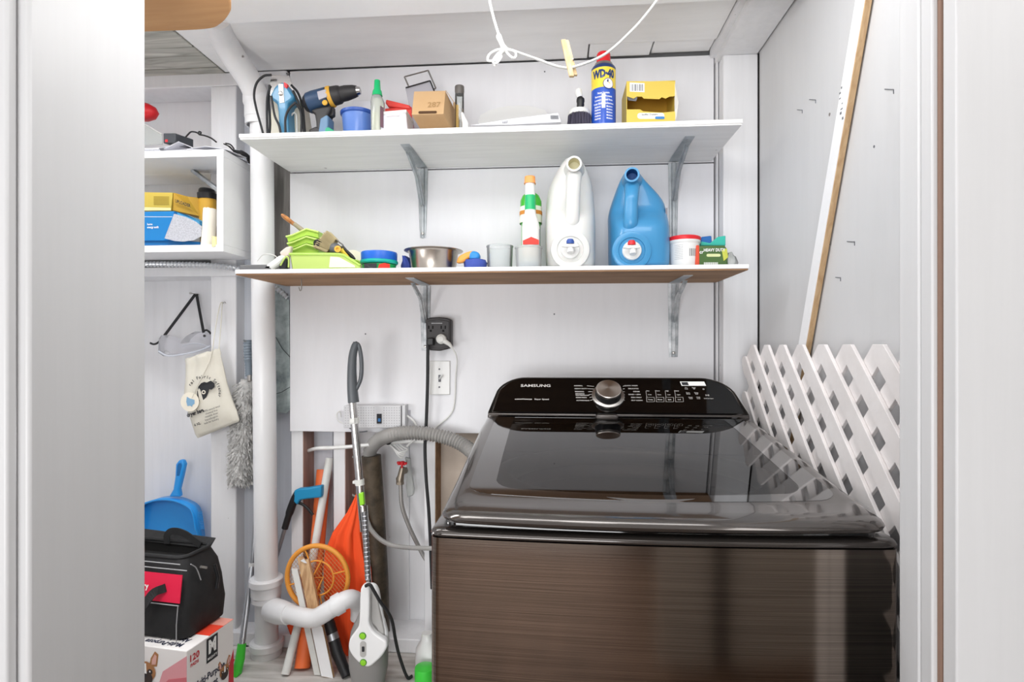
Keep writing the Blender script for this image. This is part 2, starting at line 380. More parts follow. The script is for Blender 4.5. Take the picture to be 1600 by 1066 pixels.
struct(box(2.4, 2.43, -2.03, .7, 0, 2.62), 'wall_room_right', M('grey_wall', '#b9b6b1', .6), smooth=0)
struct(box(-2.43, 2.43, -2.03, .76, 2.6, 2.63), 'ceiling_room', 'ceiling_paint', smooth=0)

# ============================================================ SHELVES
def shelf(name, label, pl, pr, zt, th, yf, mtop, mbot):
    t = thing(name, label, 'shelf', (0, WY, zt))
    x0, x1 = P(pl, 400, yf).x, P(pr, 400, yf).x
    box(x0, x1, yf, WY-.001, zt-th+.003, zt).build('board', mtop, t, bevel=.0015)
    box(x0+.002, x1-.002, yf+.002, WY-.002, zt-th, zt-th+.003).build('underside', mbot, t, smooth=0)
    return t, x0, x1
ZU, ZL = 1.771, 1.430
su, ux0, ux1 = shelf('wall_shelf', 'white painted upper shelf with the power drill and yellow box on it', 373, 1161, ZU, .0135, 1.356, 'shelf_paint', 'shelf_paint')
sl, lx0, lx1 = shelf('wall_shelf', 'lower shelf with bare brown underside holding the two big jugs', 367, 1171, ZL, .0135, 1.352, 'cabinet_paint', 'ply_brown')
def bracket(px, ztop, zbot, label, leg, yfr, lean=0):
    bm_ = 'galv' if leg else 'painted_steel'
    x = PXX(px, WY); t = thing('shelf_bracket', label, 'bracket', (x, WY, ztop), group='steel shelf brackets')
    def chan(pts, w0, w1):
        pts = [V(p) for p in pts]; mb = MB(); n = len(pts); rings = []
        for i, p in enumerate(pts):
            tn = (pts[min(i+1, n-1)]-pts[max(i-1, 0)]).normalized(); nn = V((1, 0, 0)).cross(tn).normalized()
            w_ = w0+(w1-w0)*i/(n-1); h = .008*(1-.5*i/(n-1))
            if nn.y > 0: nn = -nn
            rings.append([p+V((a*w_, 0, 0))+nn*b*h for a, b in ((-1, 0), (-.9, .15), (-.45, .2), (-.3, 1), (.3, 1), (.45, .2), (.9, .15), (1, 0))])
        return mb.loft(rings)
    zt = ztop-.0135
    arc = [(x, yfr+.0, zt-.003), (x, WY-.10, zt-.012), (x, WY-.05, zt-.03), (x, WY-.022, zt-.06), (x, WY-.006, zt-.09)]
    # arm under the board and the wall leg
    chan([(x+lean*.6, yfr, zt-.001), (x+lean*.3, (yfr+WY)/2, zt-.001), (x, WY-.006, zt-.001)], .012, .015).build('arm', bm_, t, smooth=30)
    chan([(x+lean*.45, yfr+.03, zt-.010), (x+lean*.2, (yfr+WY)/2+.03, zt-.045), (x, WY-.012, zt-.11)], .006, .008).build('brace', bm_, t, smooth=30)
    chan([(x, WY-.002, zt-.003), (x, WY-.002, zt-.10), (x, WY-.001, zbot+.03), (x, WY-.001, zbot)], .015, .008 if leg else .012).build('leg', bm_, t, smooth=30)
    for z in (zbot+.012, zt-.05):
        MB().lathe([(0, .0055), (.003, .005), (.0045, .003), (.0045, 0)], (x, WY-.004, z), (0, -1, 0), seg=10).build('screw', 'steel', t)
bracket(661, ZU, P(661, 372, WY).z, 'galvanised bracket under the upper shelf, left one above the metal bowl', 1, 1.42, -.0)
bracket(1052, ZU, P(1052, 398, WY).z, 'galvanised bracket under the upper shelf, right one behind the blue jug', 1, 1.42, .0)
bracket(665, ZL, P(665, 548, WY).z, 'paint-smeared bracket under the lower shelf, just above the black outlet', 0, 1.44)
bracket(1052, ZL, P(1052, 558, WY).z, 'paint-smeared bracket under the lower shelf, the right one over the washer', 0, 1.44)
hk = MB().tube(catmull([(PXX(471, 1.44), 1.44, ZL-.013), (PXX(471, 1.44), 1.44, ZL-.04), (PXX(471, 1.44)-.004, 1.44, ZL-.045), (PXX(467, 1.44), 1.44, ZL-.036)], 6), .0014, 6).build('cup_hook', 'steel')
tag(hk, 'small steel hook screwed under the left end of the lower shelf', 'hook')

# open box shelf at left
yc = 1.47; cxr = PXX(349, yc); zt = P(349, 233, yc).z; zb = P(349, 393, yc).z; th = .019
th_c = th
t = thing('cubby_shelf', 'white open cubby shelf on the left holding yellow and blue boxes', 'shelf', (cxr, SY, zb))
xl = -1.42
for nm, z0, z1 in (('top_board', zt-th, zt), ('bottom_board', zb, zb+th)):
    MB().box(xl, cxr, yc, WY-.002, z0, z1).box(xl, sx0-.003, WY-.002, SY-.001, z0, z1).build(nm, 'cabinet_paint', t, bevel=.001)
box(cxr-.019, cxr, yc-.0003, WY-.002, zb+th, zt-th).build('side_board', 'cabinet_paint', t, bevel=.001)
box(xl, xl+.019, yc-.0003, SY-.002, zb+th, zt-th).build('side_board', 'cabinet_paint', t, bevel=.001)
MB().obox(P(297, 262, 1.58), P(342, 296, 1.52)-P(297, 262, 1.58), (.004, .018, 0), (0, .002, -.012)).build('angle_brace', 'galv', t, bevel=.001)
# bare rounded board overhead
zo = 1.79; yo = .985
pts = [V((-1.3, .80, zo)), V((-1.3, yo, zo))]
pe = onz(228, 50, zo); q = [onz(228, 50.5, zo), onz(320, 46.5, zo), onz(345, 38, zo), onz(359, 22, zo), onz(361, 10, zo), onz(357, -12, zo)]
poly = [V((-1.3, q[0].y, zo))]+catmull(q, 5)+[V((q[-1].x, .80, zo)), V((-1.3, .80, zo))]
tag(MB().prism(poly, (0, 0, .022)).build('overhead_board', 'raw_shelf', bevel=.003), 'bare brown wooden board with a rounded corner overhead at top left', 'board')

# ============================================================ PIPES
YP = 1.565
t = thing('drain_pipe', 'thick white painted pipe standing in the left corner with bell couplings', 'pipe', P(412, 1066, YP))
r = 17.2*mpp(412, YP)
def coupling(mb, px, y0, y1, k=1.32):
    a, b = P(px, y1, YP), P(px, y0, YP); L = b.z-a.z; R = r*k
    mb.lathe([(r, 0), (R*.94, 0), (R*.94, L*.22), (R*.99, L*.25), (R*.99, L*.62), (R*1.02, L*.66), (R*1.1, L*.72), (R*1.1, L*.95), (R*1.02, L), (r, L)], a, seg=36, caps=(0, 0))
x4 = P(413, 900, YP).x
MB().tube([V((P(417, 1030, YP).x, YP, PL)), P(416, 900, YP), P(413, 600, YP), P(411, 440, YP), P(409, 190, YP)], r, 32).build('riser', 'pipe_paint', t)
MB().tube(catmull([P(409, 192, YP), P(404, 160, 1.56), P(389, 125, 1.53), P(367, 92, 1.48), P(352, 67, 1.44), P(344, 48, 1.405), P(338, 28, 1.365)], 8), r*1.05, 32).build('upper_elbow', 'pipe_paint', t)
for px, y0, y1, kk in ((416, 902, 938, 1.32), (417, 1000, 1038, 1.32), (404, 150, 197, 1.2)):
    m_ = MB(); coupling(m_, px, y0, y1, kk); m_.build('coupling', 'pipe_paint', t)
# side arm
r2 = 13.5*mpp(480, 1.50)
arm = catmull([P(420, 952, YP), P(440, 957, 1.51), P(470, 964, 1.465), P(492, 966, 1.455), P(515, 953, 1.455), P(535, 940, 1.465), P(549, 936, 1.485), P(560, 944, 1.515), P(562, 962, 1.525)], 8)
MB().tube(arm, r2, 24).build('side_arm', 'pipe_paint', t)
MB().tube([P(426, 953, 1.545), P(438, 957, 1.51), P(452, 960, 1.488)], [r2*1.35, r2*1.35, r2*1.12], 24).build('collar', 'pipe_paint', t)
MB().tube([P(521, 948.5, 1.456), P(522, 948, 1.456), P(534, 941, 1.468), P(535, 940.5, 1.469)], [r2, r2*1.16, r2*1.16, r2], 24).build('collar', 'pipe_paint', t)
MB().tube([P(562, 952, 1.523), P(562, 966, 1.525)], [r2*1.0, r2*1.05], 20).build('collar', 'pipe_paint', t)
MB().tube([P(562, 966, 1.525), P(563, 985, 1.525)], r2*.7, 16).build('bare_stub', 'steel', t)
# dark standpipe
rs = 15*mpp(585, 1.63)
t2 = MB().tube([P(580, 712, 1.63), P(586, 800, 1.63), P(591, 900, 1.635), V((P(597, 935, 1.64).x, 1.64, PL+.04))], [rs, rs*1.0, rs*1.02, rs*.8], 24)
tag(t2.build('standpipe', M('dark_pipe', '#5b4f40', .5, noise=(25, '#2e2820', .8, .35, .6))), 'dark brown waste standpipe behind the stick vacuum, grey hose entering its top', 'pipe')
def ribbed(pts, r0, r1, pitch, seg=14):
    pts = resample(catmull(pts, 10), pitch/2); return MB().tube(pts, [r0 if i % 2 else r1 for i in range(len(pts))], seg)
tag(ribbed([P(580, 724, 1.63), P(578, 705, 1.625), P(592, 688, 1.595), P(620, 678, 1.56), P(660, 677, 1.553), P(700, 685, 1.55), P(726, 697, 1.54), P(744, 712, 1.515)], .0205, .0160, .0088, 18).build('drain_hose', M('hose_grey', '#9b9996', .45), smooth=60), 'grey corrugated washer drain hose arching over into the brown standpipe', 'hose')
tag(ribbed([P(200, 413, 1.602), P(260, 413, 1.602), P(330, 415, 1.602), P(368, 420, 1.605), P(400, 432, 1.615), P(430, 449, 1.625), P(450, 466, 1.63)], .0095, .0058, .0112, 12).build('flex_conduit', M('conduit', '#dfe2e6', .3, .7), smooth=60), 'flexible spiral metal conduit running under the white cubby shelf', 'conduit')
t = thing('metal_flashing', 'mottled galvanised metal sheet on the wall right of the thick white pipe', 'sheet', P(440, 645, 1.637))
MB().slab([(426, 446), (430, 445), (452, 470), (453, 640), (448, 646), (426, 644)], 1.637, .002).build('sheet', 'plate_metal', t)
MB().tube([P(431, 527, 1.636), P(441, 545, 1.636), P(453, 558, 1.636)], .0012, 5).build('seam', M('seam_dark', '#5a6062', .6), t)
MB().tube([P(430, 616, 1.636), P(440, 613, 1.636), P(453, 605, 1.636)], .0012, 5).build('seam', 'seam_dark', t)
tag(MB().tube(catmull([P(477, 706, 1.70), P(495, 701, 1.60), P(520, 700, 1.60), P(560, 697, 1.60), P(600, 693, 1.60), P(640, 690, 1.61), P(665, 691, 1.612)], 6), .0055, 10).build('wall_cable', 'white_plastic'), 'thin white pipe running level across the bare studs under the panel', 'cable')
# ============================================================ WASHER
M('washer_plastic', '#4a4542', .16, .55, coat=.6); M('washer_black', '#0b0a0a', .05, 0, coat=1.0, ior=2.0)
def brushed(name, col):
    m = bpy.data.materials.new(name); m.use_nodes = True; nt = m.node_tree; b = nt.nodes['Principled BSDF']; L = nt.links.new
    tc = nt.nodes.new('ShaderNodeTexCoord'); mp = nt.nodes.new('ShaderNodeMapping'); mp.inputs['Scale'].default_value = (3, 3, 900); L(tc.outputs['Object'], mp.inputs[0])
    n = nt.nodes.new('ShaderNodeTexNoise'); n.inputs['Scale'].default_value = 1.5; n.inputs['Detail'].default_value = 5; L(mp.outputs[0], n.inputs['Vector'])
    r = nt.nodes.new('ShaderNodeValToRGB'); c = srgb(col); r.color_ramp.elements[0].position = .3; r.color_ramp.elements[1].position = .7
    r.color_ramp.elements[0].color = tuple(x*.58 for x in c)+(1,); r.color_ramp.elements[1].color = tuple(x*1.16 for x in c)+(1,)
    L(n.outputs['Fac'], r.inputs[0]); L(r.outputs[0], b.inputs['Base Color'])
    b.inputs['Metallic'].default_value = 1; b.inputs['Roughness'].default_value = .13; b.inputs['Coat Weight'].default_value = .25; b.inputs['Coat Roughness'].default_value = .08
    bp = nt.nodes.new('ShaderNodeBump'); bp.inputs['Strength'].default_value = .02; bp.inputs['Distance'].default_value = .0003
    L(n.outputs['Fac'], bp.inputs['Height']); L(bp.outputs[0], b.inputs['Normal']); MATS[name] = m
brushed('brushed_dark', '#92867c')
WC, WH = .147, .332; YF = .8225; ZS = P(677, 838, YF).z
wa = thing('washing_machine', 'big dark brushed-steel top-loading washing machine with a black glass lid', 'washing machine', (WC, 1.15, 0))
def plan(half, yf, yb, bow, rc, n=14, nb=3, ix=0, iyf=0, iyb=0):
    """outline in plan with bowed front edge and rounded corners, as (x, y)"""
    h = half-ix; y0 = yf+iyf; y1 = yb-iyb; o = []
    for i in range(n+1):
        u = -1+2*i/n; x = u*(h-rc); o.append((WC+x, y0-bow*(1-(x/h)**2)))
    yc_ = o[-1][1]
    for i in range(1, 7):
        a = PI/2*i/6; o.append((WC+h-rc+rc*math.sin(a), yc_+rc-rc*math.cos(a)))
    for i in range(0, nb+1): o.append((WC+h, yc_+rc+(y1-yc_-rc)*(i+1)/(nb+2)))
    o.append((WC+h-.004, y1)); o.append((WC-h+.004, y1))
    for i in range(nb, -1, -1): o.append((WC-h, yc_+rc+(y1-yc_-rc)*(i+1)/(nb+2)))
    for i in range(5, 0, -1):
        a = PI/2*i/6; o.append((WC-h+rc-rc*math.sin(a), yc_+rc-rc*math.cos(a)))
    return o
def ringz(o, zf): return [V((x, y, zf(y) if callable(zf) else zf)) for x, y in o]
# cabinet
c0 = plan(WH, YF, 1.50, .014, .014)
MB().loft([ringz(c0, .03), ringz(c0, ZS-.002)]).build('cabinet', 'brushed_dark', wa, smooth=30)
for sx in (-1, 1):
    for yy in (.90, 1.44): MB().lathe([(.02, 0), (.02, .012), (.01, .014), (.01, .035)], (WC+sx*.28, yy, 0), seg=14).build('foot', 'black_rubber', wa)
# glossy top frame
rows = [(0, ZS), (-.001, ZS+.001), (-.002, ZS+.003), (-.001, ZS+.006), (.001, ZS+.009), (.005, ZS+.011), (.024, ZS+.0115)]
MB().loft([ringz(plan(WH, YF, 1.50, .014, .02, ix=a, iyf=a), z) for a, z in rows]).build('top_frame', 'washer_plastic', wa, smooth=50)
# deck under the lid, rising to the back
# lid
LZ = lambda y: 1.0046+.139*(y-.90)
LB = 1.372
def lidring(ix, iyf, iyb, drop):
    return ringz(plan(.318, .806, LB, .020, .045, n=18, ix=ix, iyf=iyf, iyb=iyb), lambda y: max(LZ(y), 1.0005)-drop)
prof = [(.022, .032, .002, .021), (.006, .010, .001, .020), (.001, .002, 0, .0165), (0, 0, 0, .012), (.002, .004, 0, .007), (.008, .016, 0, .0030), (.016, .045, 0, .0006), (.024, .075, 0, .0003), (.028, .090, .002, 0)]
MB().loft([lidring(*p) for p in prof], caps=(0, 0)).build('lid', 'washer_plastic', wa, smooth=60)
LID = bpy.data.objects['lid']
def lidsheet(a, d): return plan(.318, .806, LB, .020, .045, n=18, ix=a[0], iyf=a[1], iyb=a[2])
go = lidring(.028, .090, .002, -.0004)
gi = [V((WC+(p.x-WC)*.86, p.y, p.z)) for p in lidring(.030, .090+.024, .022, -.0004)]
gb = [p-V((0, 0, .003)) for p in gi]
gob = [p-V((0, 0, .003)) for p in go]
MB().loft([gob, go, gi, gb], caps=(0, 0)).build('glass_border', 'washer_black', LID, smooth=20)
clearmat('smoked_glass', '#8f8a86', .02, 1.85)
MB().poly([p+V((0, 0, -.0003)) for p in gi]).build('window_pane', 'smoked_glass', LID, smooth=0)
d0 = plan(WH-.016, YF+.020, 1.498, .018, .02)
MB().loft([ringz(d0, ZS+.004), ringz(d0, lambda y: LZ(y)-.024)], caps=(0, 0)).build('deck', 'washer_black', wa, smooth=40)
# tub seen through the glass
tub = MB(); cxy = V((WC, 1.10, 0)); prof2 = [(.27, .0), (.262, .012), (.245, .016), (.232, .006), (.228, -.05), (.225, -.35), (0, -.36)]
def ell(rx, z): return [V((cxy.x+rx*math.cos(2*PI*j/48), cxy.y+rx*.9*math.sin(2*PI*j/48), LZ(1.1)-.045+z)) for j in range(48)]
tub.loft([ell(a, z) for a, z in prof2], caps=(0, 1)); tub.build('tub', M('tub_steel', '#8d8a88', .35, .8), wa, smooth=60)
# console
A0 = V((0, 1.374, 1.074)); A1 = V((0, 1.466, 1.157)); SD = (A1-A0).normalized(); FL = (A1-A0).length; FN = V((1, 0, 0)).cross(SD).normalized()
if FN.y > 0: FN = -FN
def F(u, v, n=0): return V((WC+u, A0.y, A0.z))+SD*v+FN*n
def pf(px, py): 
    p = rayplane(px, py, A0, FN); return p.x-WC, (p-A0).dot(SD)
def outline(hb, ht, top, r, bot=0):
    o = [(-hb, bot), (hb, bot)]
    for i in range(9):
        a = PI/2*i/8; o.append((ht-r+r*math.cos(a)+(hb-ht)*(1-math.sin(a))*.35, top-r*.85+r*.85*math.sin(a)))
    for i in range(8, -1, -1):
        a = PI/2*i/8; o.append((-(ht-r+r*math.cos(a)+(hb-ht)*(1-math.sin(a))*.35), top-r*.85+r*.85*math.sin(a)))
    return o
ol = outline(.313, .290, FL, .07)
m_ = MB(); fr = [F(u, v) for u, v in ol]; bk = [V((p.x, 1.50, max(p.z, 1.0))) for p in fr]
m_.loft([[p+V((0, .004, -.02)) if i < 2 else p+V((0, .006, -.004)) for i, p in enumerate(fr)], fr, bk]).build('console', 'washer_plastic', wa, smooth=45, bevel=.003)
CON = bpy.data.objects['console']
ip = outline(.300, .283, FL-.006, .066, .004)
MB().prism([F(u, v, .0008) for u, v in ip], FN*.0012).build('control_panel', 'console_black', CON, smooth=0)
box(WC-.313, WC+.313, LB+.001, 1.50, ZS+.02, 1.072).build('console_base', 'washer_plastic', wa, bevel=.004)
# latch tab
lp = onz(949, 655, LZ(1.35)); 
box(lp.x-.026, lp.x+.026, 1.335, 1.372, LZ(1.35)-.004, LZ(1.36)+.009).build('lid_latch', 'washer_plastic', LID, bevel=.006, seg=3)
# knob
ku, kv = pf(950, 620); kc = F(ku, kv, .002)
kn = MB().lathe([(.040, 0), (.040, .003), (.036, .005)], kc, FN, 40).build('knob_ring', 'steel', CON)
MB().lathe([(.033, 0), (.031, .018), (.030, .021)], kc, FN, 40).build('knob_body', 'black_plastic', CON)
MB().lathe([(.0305, .0205), (.0305, .026), (.029, .0275), (0, .0275)], kc, FN, 48).build('knob_face', M('satin', '#c9c2bc', .28, 1, aniso=.6), CON)
# printing on the console
U1 = V((1, 0, 0)); pr = MB(); OFF = .0026
def ptx(txt, px, py, size, align='CENTER', bold=0, sx=1, mb=None):
    u, v = pf(px, py); (mb or pr).text(txt, F(u, v, .0022), U1, SD, size, align, off=.0003, bold=bold, sx=sx)
ptx('SAMSUNG', 837, 604, .0125, bold=.018, sx=1.35)
ptx('activeWaterjet   Super Speed', 831, 625, .0062, bold=.02, sx=1.15)
for i, s_ in enumerate(('NORMAL', 'HEAVY DUTY', 'BEDDING', 'BEDDING\nWATERPROOF', 'PERM PRESS', 'ACTIVEWEAR')):
    ptx(s_, 897+i*.7, 604+i*4.6, .0052, 'LEFT', .02)
for i, s_ in enumerate(('QUICK WASH', 'DELICATES', 'DENIM', 'RINSE + SPIN', 'SPIN ONLY', 'SELF CLEAN')):
    ptx(s_, 996+i*1.6, 604+i*4.6, .0052, 'RIGHT', .02)
def seg2(x0, y0, x1, y1, wd=.0006):
    a, b = pf(x0, y0), pf(x1, y1); A, B = F(*a, .0024), F(*b, .0024); d = (B-A).normalized(); q_ = FN.cross(d)*wd
    pr.poly([A-q_, B-q_, B+q_, A+q_])
for i in range(6):
    seg2(917+i*1.0, 604+i*4.6, 928, 605+i*4.0); seg2(973, 605+i*4.0, 976, 604+i*4.6)
for k in range(4):
    x = 1009+k*15
    for a in ((x+0, 612, x+1.5, 622), (x+1, 622, x+13, 622), (x+1, 629, x+13, 629), (x+1, 622, x+1.5, 629), (x+13, 622, x+13.6, 629)): seg2(*a, wd=.00035)
    ptx(('Temp', 'Rinse', 'Spin', 'Soil')[k], x+7, 625.6, .0052, bold=.02); ptx(('Hot', 'Warm', 'High', 'Heavy')[k], x+3, 612, .0045, bold=.02)
    ptx(('Cold', 'Extra', 'Low', 'Light')[k], x+6, 618, .0042, bold=.02)
for (x, y_, s_) in ((1072, 608, 'Pre\nSoak'), (1084, 608, 'Deep\nFill'), (1075, 616, 'Extra\nRinse'), (1088, 616, 'Delay\nEnd'), (1079, 623, 'Smart\nCare'), (1091, 623, 'Child\nLock'), (1107, 624, 'Hold to Start')):
    ptx(s_, x, y_, .0042, bold=.02)
ptx('I>II', 1105, 619, .007, bold=.02); ptx('o', 1099, 609, .009, bold=.01)
pr.build('printing', M('print_grey', '#c8c4c0', .5), CON, smooth=0, kind='stuff')
st = MB(); st.prism([F(*pf(x, y_), .0022) for x, y_ in ((1062, 597.5), (1100, 597.5), (1103, 604), (1065, 604))], FN*.0004); st.build('energy_sticker', 'white_ink', CON, smooth=0)
st = MB(); st.prism([F(*pf(x, y_), .0026) for x, y_ in ((1064, 598.5), (1074, 598.5), (1076, 603.2), (1066, 603.2))], FN*.0003); st.build('energy_mark', 'ink', CON, smooth=0)

# ============================================================ LATTICE
LX = PXX(1160, 1.535)
la = thing('lattice_panel', 'white diagonal garden lattice standing between the washer and right wall', 'lattice', (LX+.01, 1.15, 0))
M('lattice_white', '#ebe7e6', .5, noise=(10, '#cfc8c6', .5, .3, .7), bump=(60, .1), stretch=(1, 1, 1))
def slat(y_, z_, dirn, L, x0, th=.0065, wd=.0345):
    d = V((0, dirn, -1)).normalized(); q = V((0, 1, dirn)).normalized()*(1)
    q = V((1, 0, 0)).cross(d); c = V((x0, y_, z_)); o = c-q*wd/2
    # pointed end: chamfered corners
    a = [c+q*(-wd/2)+d*.012, c+q*(-wd/2+.012), c+q*(wd/2-.012), c+q*(wd/2)+d*.012, c+q*(wd/2)+d*L, c-q*(wd/2)+d*L]
    MB().prism(a, (th, 0, 0)).build('slat', 'lattice_white', la, smooth=0, bevel=.0006, seg=1)
yA, yB = .785, 1.545; pitch = .093; ztop = 1.238
def run(dirn, x0):
    y_ = yA
    # teeth along the top edge, then slats entering from the side edge
    k = -14
    while k < 26:
        ys = 1.472-k*pitch; k += 1
        y0, z0 = ys, ztop
        if dirn < 0:      # going down means going towards the viewer
            if ys > yB-.01: z0 = ztop-(ys-(yB-.01)); y0 = yB-.01
            L = (y0-yA)*math.sqrt(2)
        else:
            if ys < yA+.01: z0 = ztop-((yA+.01)-ys); y0 = yA+.01
            L = (yB-y0)*math.sqrt(2)
        if z0 < .12: continue
        L = min(L, (z0-.03)*math.sqrt(2))
        if L < .03 or y0 > yB or y0 < yA: continue
        slat(y0, z0, dirn, L, x0)
run(-1, LX); run(1, LX+.007)
# leaning batten
xb = RX-.0155
T0 = onx(1352, 0, xb); T1 = onx(1258, 550, xb); d = (T1-T0).normalized(); E = T0-d*.12; Fp = T0+d*((T0.z-.01)/-d.z)
Fp = T0+d*min((T0.z-.01)/-d.z, (PF-.02-T0.y)/d.y)
q = d.cross(V((1, 0, 0))).normalized(); q = q if q.y > 0 else -q
tag(MB().obox(E, Fp-E, q*.036, (.012, 0, 0)).build('batten', 'stick_wood', bevel=.001), 'long tan wooden batten leaning against the right wall behind the lattice', 'batten')
bt = bpy.data.objects['batten']
MB().obox(E-V((.001, 0, 0))+q*.001, (Fp-E)*.7, q*.034, (.001, 0, 0)).build('painted_face', 'cabinet_paint', bt, smooth=0)
sm = MB()
for i in range(7):
    a = onx(1316+random.uniform(-3, 5), 138+i*8, xb-.0012); sm.obox(a, (0, random.uniform(.003, .008), 0), (0, 0, random.uniform(.002, .005)), (.0004, 0, 0))
sm.build('stamp', 'ink_grey', bt, smooth=0)
# staples and nail heads on the right wall
wr_ = bpy.data.objects['wall_right']; nm = MB()
for px, py, w_ in ((1270, 156, 10), (1250, 172, 8), (1390, 140, 14), (1296, 378, 3), (1330, 378, 12), (1310, 434, 8)):
    a = onx(px-w_/2, py, RX); a2 = onx(px+w_/2, py+.6, RX); nm.obox(a, a2-a, (-.0012, 0, 0), (0, 0, .0014)).obox(a2, V((0, .001, 0)), (-.0012, 0, 0), (0, 0, -.006))
for px, py in ((1366, 229), (1307, 310), (1293, 377)):
    a = onx(px, py, RX); nm.lathe([(0, .001), (.0022, .0008), (.0024, 0)], (RX, a.y, a.z), (-1, 0, 0), 8)
nm.build('staple', 'ink_grey', wr_, smooth=0)
nm = MB()
for px, py in ((851, 112), (866, 491), (571, 522), (448, 115)):
    a = P(px, py, WY); nm.lathe([(0, .001), (.0022, .0008), (.0024, 0)], a, (0, -1, 0), 8)
nm.build('nail_head', 'ink_grey', wb, smooth=0)

# ============================================================ CLOTHESLINE
cl = MB(); YL = 1.0
cl.tube(catmull([P(760, -25, YL), P(768, 15, YL), P(778, 50, YL), P(788, 75, YL)], 8), .0022, 8)
cl.tube(catmull([P(788, 76, YL), P(800, 79, YL), P(840, 93, YL), P(875, 105, YL), P(900, 104, YL), P(945, 85, YL), P(985, 50, YL), P(1010, 22, YL), P(1032, -8, YL), P(1048, -35, YL)], 8), .0034, 8, flat=.6)
cl.build('clothesline', 'white_plastic'); cl = bpy.data.objects['clothesline']
tag(cl, 'white plastic clothesline sagging across the top of the picture', 'clothesline')
b = MB()
for pts in (((788, 77), (776, 78), (764, 86), (763, 95), (775, 93), (786, 80)), ((788, 77), (778, 84), (770, 96), (776, 99), (784, 88)), ((788, 78), (800, 90), (806, 88), (804, 80), (790, 77)),
            ((786, 78), (781, 66), (777, 57), (781, 55), (785, 66), (789, 74)), ((784, 83), (778, 94), (772, 103))):
    b.tube(catmull([P(x, y_, YL-.003*(i % 2)) for i, (x, y_) in enumerate(pts)], 5), .0022, 7)
b.lathe([(0, -.007), (.006, -.004), (.007, 0), (.006, .004), (0, .007)], P(788, 77, YL), (1, 0, .3), 12)
b.build('knot', 'white_plastic', cl)
t = thing('clothespin', 'wooden clothespin clipped onto the white clothesline', 'clothespin', P(888, 106, YL))
A, B = P(880, 61, YL-.012), P(893, 119, YL-.006)
dv = (B-A); MB().obox(A-V((.004, 0, 0)), dv, (.009, 0, 0), (0, .007, 0)).build('jaw', 'peg_wood', t, bevel=.0015)
A2, B2 = P(884, 62, YL+.008), P(898, 117, YL+.003)
MB().obox(A2-V((.004, 0, 0)), B2-A2, (.009, 0, 0), (0, .007, 0)).build('jaw', 'peg_wood', t, bevel=.0015)
c = A.lerp(B2, .55)
MB().tube(catmull([c+V((-.006, 0, 0)), c+V((-.006, .012, .002)), c+V((.006, .012, .002)), c+V((.006, 0, 0))], 4), .0011, 6).build('spring', 'steel', t)
# ============================================================ UPPER SHELF ITEMS
def zfix(t): return t
# power tool (blue and cream, standing on end)
Y = 1.45
t = thing('corded_power_tool', 'blue and cream corded power tool standing on end at left of upper shelf', 'power tool', (PXX(445, Y), Y, ZU))
M('cream', '#d8d2c0', .5); M('tool_blue', '#3d7fa4', .4, coat=.3)
zpx = 212
MB().slab([(424, 156), (430, 148), (470, 156), (478, zpx), (418, zpx)], Y+.01, .055).build('housing', 'cream', t, bevel=.008, seg=3)
MB().slab([(433, 131), (440, 127), (447, 131), (452, 139), (459, 150), (456, 156), (449, 161), (449, 175), (451, zpx), (436, zpx), (434, 175), (432, 161), (424, 155), (422, 148), (428, 136)], Y-.03, .045).build('handle', 'tool_blue', t, bevel=.006, seg=3)
MB().slab([(424, 117), (452, 118), (462, 150), (459, 153), (421, 150), (418, 148)], Y+.015, .003).build('shoe_plate', 'chrome', t, bevel=.001)
MB().slab([(434.5, 131), (442.5, 131), (444, 160), (437, 161)], Y-.0315, .002).build('label_strip', 'white_plastic', t, smooth=0)
MB().lathe([(.006, 0), (.006, .003), (.003, .004), (.003, .0045)], P(439, 146.5, Y-.031), (0, -1, 0), 16).build('dial', 'steel', t)
MB().slab([(443, 128), (449, 131), (448, 138), (444, 136)], Y-.033, .01).build('switch', 'red', t, bevel=.001)
MB().tube(catmull([P(452, zpx, Y-.0), P(452, 190, Y-.005), P(457, 178, Y-.005), P(463, 180, Y-.005), P(464, zpx, Y-.005)], 6), .0022, 8).build('trim_line', 'dull_white', t)
for pts, yy in (([(424, 117), (412, 119), (401, 130), (397, 148), (400, 168), (406, 190), (412, 212)], .0), ([(423, 134), (418, 150), (417, 175), (418, 212)], -.02), ([(421, 133), (420, 158), (422, 190), (421, 212)], -.01),
                ([(424, 150), (429, 180), (436, 196), (439, 212)], -.04), ([(455, 133), (466, 146), (473, 170), (477, 212)], .0), ([(458, 142), (466, 160), (473, 185), (475, 212)], -.02),
                ([(462, 160), (452, 170), (446, 185), (446, 212)], -.045), ([(461, 161), (469, 172), (471, 190), (470, 212)], -.03)):
    MB().tube(catmull([P(x, y_, Y+yy) for x, y_ in pts], 6), .0031, 8).build('cord', 'black_rubber', t)
# drill
Y = 1.45
t = thing('cordless_drill', 'dark blue and black cordless drill with yellow ring on the upper shelf', 'drill', (PXX(505, Y), Y, ZU))
M('drill_blue', '#27405e', .45); M('drill_black', '#2c2a2b', .5); k = mpp(510, Y)
ax = [(474, 163.5, 4), (477, 163, 11), (483, 161.5, 15.5), (492, 159, 16.5), (505, 155, 16), (513, 152.5, 15.8)]
MB().tube([P(a, b, Y) for a, b, c in ax[2:]], [c*k for a, b, c in ax[2:]], 24).build('motor_housing', 'drill_blue', t)
MB().tube([P(a, b, Y) for a, b, c in ax[:3]], [c*k for a, b, c in ax[:3]], 24).build('rear_cap', 'drill_black', t)
MB().tube([P(514, 152.3, Y), P(515, 152, Y), P(519, 151, Y), P(520.5, 150.6, Y)], [15*k, 16.4*k, 16*k, 15*k], 24).build('clutch_ring', M('drill_yellow', '#d9a53a', .5), t)
